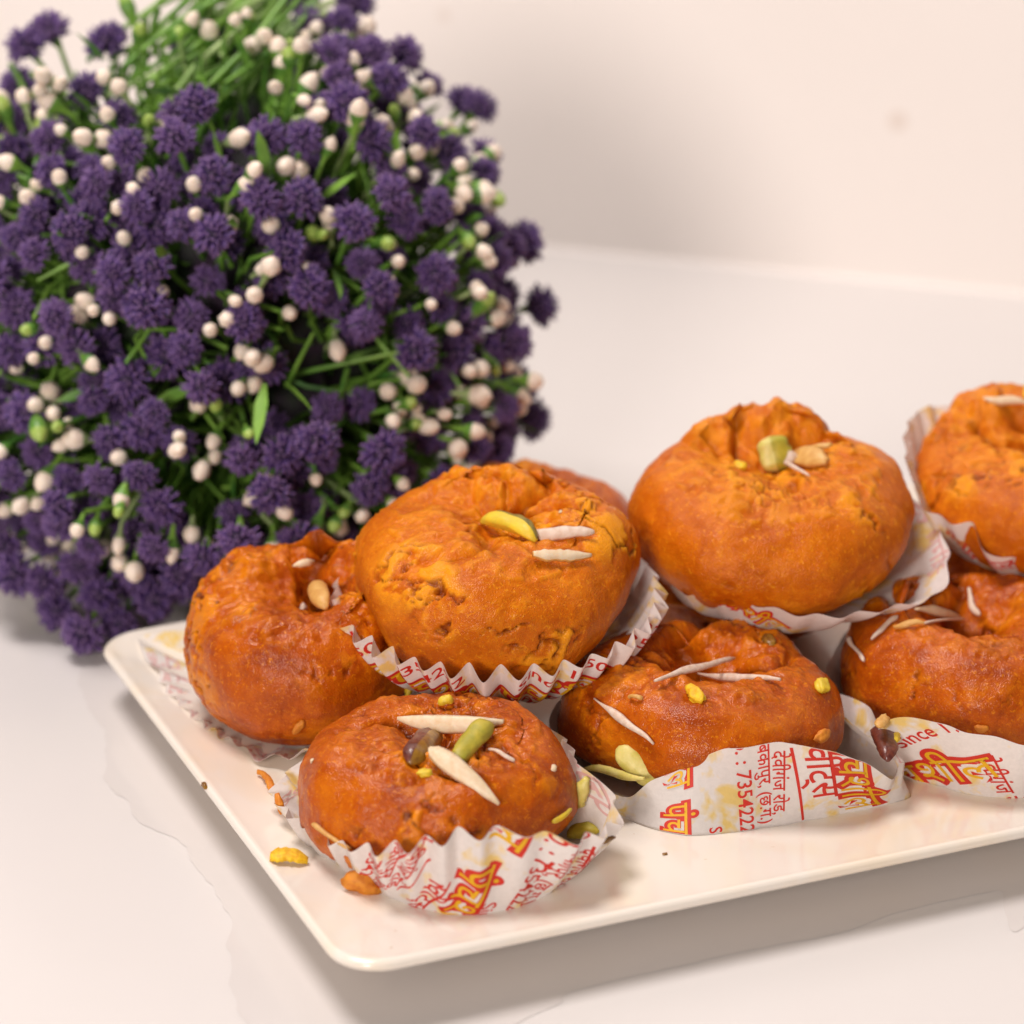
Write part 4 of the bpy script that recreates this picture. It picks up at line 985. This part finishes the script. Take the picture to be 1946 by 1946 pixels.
# heads and buds beyond the counted ones fill the depth between them, one mesh each
def fill(name, protos, mats, num, dmin, r0, r1, sc0, sc1, zmin):
    V, F, MI = [], [], []; c_ = 0; tr = 0
    while c_ < num and tr < 9000:
        tr += 1
        z_ = rb.uniform(-1, 1); a = rb.uniform(0, 6.2832); s_ = math.sqrt(1 - z_ * z_); d = Vector((s_ * math.cos(a), s_ * math.sin(a), z_))
        if d.y > 0.3: continue
        p = Vector((0, 0, 68)) + shell(d, BR * rb.uniform(r0, r1))
        if p.z < zmin or inplate(p): continue
        px, py = proj(p + B0)
        if px < -130 or (px < 330 and py < 225) or (300 < px < 560 and py < 270): continue
        if not ok(p, dmin): continue
        kept.append(p); q = protos[rb.randrange(len(protos))]
        R_ = (d + Vector((rb.uniform(-.4, .4), rb.uniform(-.6, .2), rb.uniform(-.3, .4)))).normalized().to_track_quat('Z', 'Y').to_matrix(); k_ = rb.uniform(sc0, sc1); i0 = len(V)
        V += [p + R_ @ (v * k_) for v in q[0]]; F += [[x + i0 for x in f] for f in q[1]]; MI += q[2]; c_ += 1
        tube(root + (p - root) * 0.6, p - R_ @ Vector((0, 0, 3.2)), 0.9, 0.7, rb.choice((0, 0, 1)), 3)
    o = mesh_obj(name, V, F, mats, parent=bush, mi=MI); o['kind'] = 'stuff'
fill('small_flower_heads', [head_mesh(20), head_mesh(21)], [M_PETAL3, M_HEADCORE, M_TIP, M_STEM], 130, 7.2, 0.78, 0.97, 0.66, 0.92, 7)
fill('small_buds', [lathe(budp, 8, [0, 0, 0, 0, 1, 1, 1, 1])], [M_LEAF, M_BUD], 110, 4.6, 0.92, 1.03, 0.6, 0.95, 5)
# bare bright stems sweeping over the top, from upper right down to the left
for k in range(95):
    t = rb.random()
    x0, y0 = rb.uniform(430, 640), rb.uniform(-60, 130); x1, y1 = x0 - rb.uniform(120, 300), y0 + rb.uniform(110, 300)
    dy0, dy1 = rb.uniform(0, 45), rb.uniform(-25, 25)
    q0 = EYE + ray(x0, y0) * ((bc.y + dy0) / ray(x0, y0).y); q1 = EYE + ray(x1, y1) * ((bc.y + dy1) / ray(x1, y1).y)
    tube(q0 - B0, q1 - B0, 0.95, 0.7, rb.choice((0, 1, 1, 2, 2)), 6)
for (x0, y0, x1, y1) in ((110, 250, 85, 150), (85, 150, 60, 140), (95, 300, 130, 190), (275, 40, 275, 130), (275, 130, 235, 180), (60, 240, 20, 120), (300, 20, 310, 120), (640, 90, 470, 330), (330, 60, 400, -20), (400, -10, 340, 130), (230, 300, 215, 120)):
    q0 = EYE + ray(x0, y0) * ((bc.y + 8) / ray(x0, y0).y); q1 = EYE + ray(x1, y1) * ((bc.y + 14) / ray(x1, y1).y)
    tube(q0 - B0, q1 - B0, 1.0, 0.9, 0, 3)
# inner twigs and slender leaves filling the middle of the bush
for k in range(1500):
    z_ = rb.uniform(-1, 1); a = rb.uniform(0, 6.2832); s_ = math.sqrt(1 - z_ * z_); d = Vector((s_ * math.cos(a), s_ * math.sin(a), z_))
    p = Vector((0, 0, 66)) + d * BR * rb.uniform(0.62, 0.95); 
    if p.z < 4 or inplate(p): continue
    e = (d + Vector((rb.uniform(-1, 1), rb.uniform(-1, 1), rb.uniform(-1, 1))) * 0.7).normalized()
    tube(p - e * rb.uniform(14, 30), p, 0.8, 0.55, rb.choice((0, 0, 1)), 3, 4, 2)
st = mesh_obj('stems', SV, SF, [M_STEM, M_LEAF, M_PALE], parent=bush, mi=SMI); st['kind'] = 'stuff'
# near-black ball added inside the bush; its colour stands in for deep shade
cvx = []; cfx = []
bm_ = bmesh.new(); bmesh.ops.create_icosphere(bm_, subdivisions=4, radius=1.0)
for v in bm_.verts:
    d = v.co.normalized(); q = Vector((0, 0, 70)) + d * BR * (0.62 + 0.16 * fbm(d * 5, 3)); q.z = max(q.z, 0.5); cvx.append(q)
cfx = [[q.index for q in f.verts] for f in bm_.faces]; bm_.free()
mesh_obj('shade_core', cvx, cfx, [M_INSHADE], parent=bush)
# slender leaves
LV, LF = [], []
for k in range(130):
    z_ = rb.uniform(-1, 1); a = rb.uniform(0, 6.2832); s_ = math.sqrt(1 - z_ * z_); d = Vector((s_ * math.cos(a), s_ * math.sin(a), z_))
    if d.y > 0.5: continue
    p = Vector((0, 0, 66)) + d * BR * rb.uniform(0.8, 0.97)
    if p.z < 5 or inplate(p): continue
    e = (d + Vector((rb.uniform(-1, 1), rb.uniform(-1, 1), rb.uniform(-1, 1))) * 0.8).normalized(); s2 = e.cross(Vector((rb.uniform(-1, 1), rb.uniform(-1, 1), 0.3))).normalized(); u2 = e.cross(s2)
    ln = rb.uniform(9, 17); wd_ = rb.uniform(1.0, 1.7); i = len(LV)
    for t, hw in ((0, 0.3), (0.35, 1), (0.7, 0.8), (1, 0.05)):
        c = p + e * ln * t + u2 * (1.5 * t * t)
        LV.extend([c - s2 * wd_ * hw, c + u2 * 0.25, c + s2 * wd_ * hw])
    for j in range(3):
        for g in range(2): LF.append([i + j * 3 + g, i + j * 3 + g + 1, i + j * 3 + 4 + g, i + j * 3 + 3 + g])
lf = mesh_obj('leaves', LV, LF, [M_LEAF], parent=bush); lf['kind'] = 'stuff'
for o in heads + buds: bpy.data.objects.remove(o)
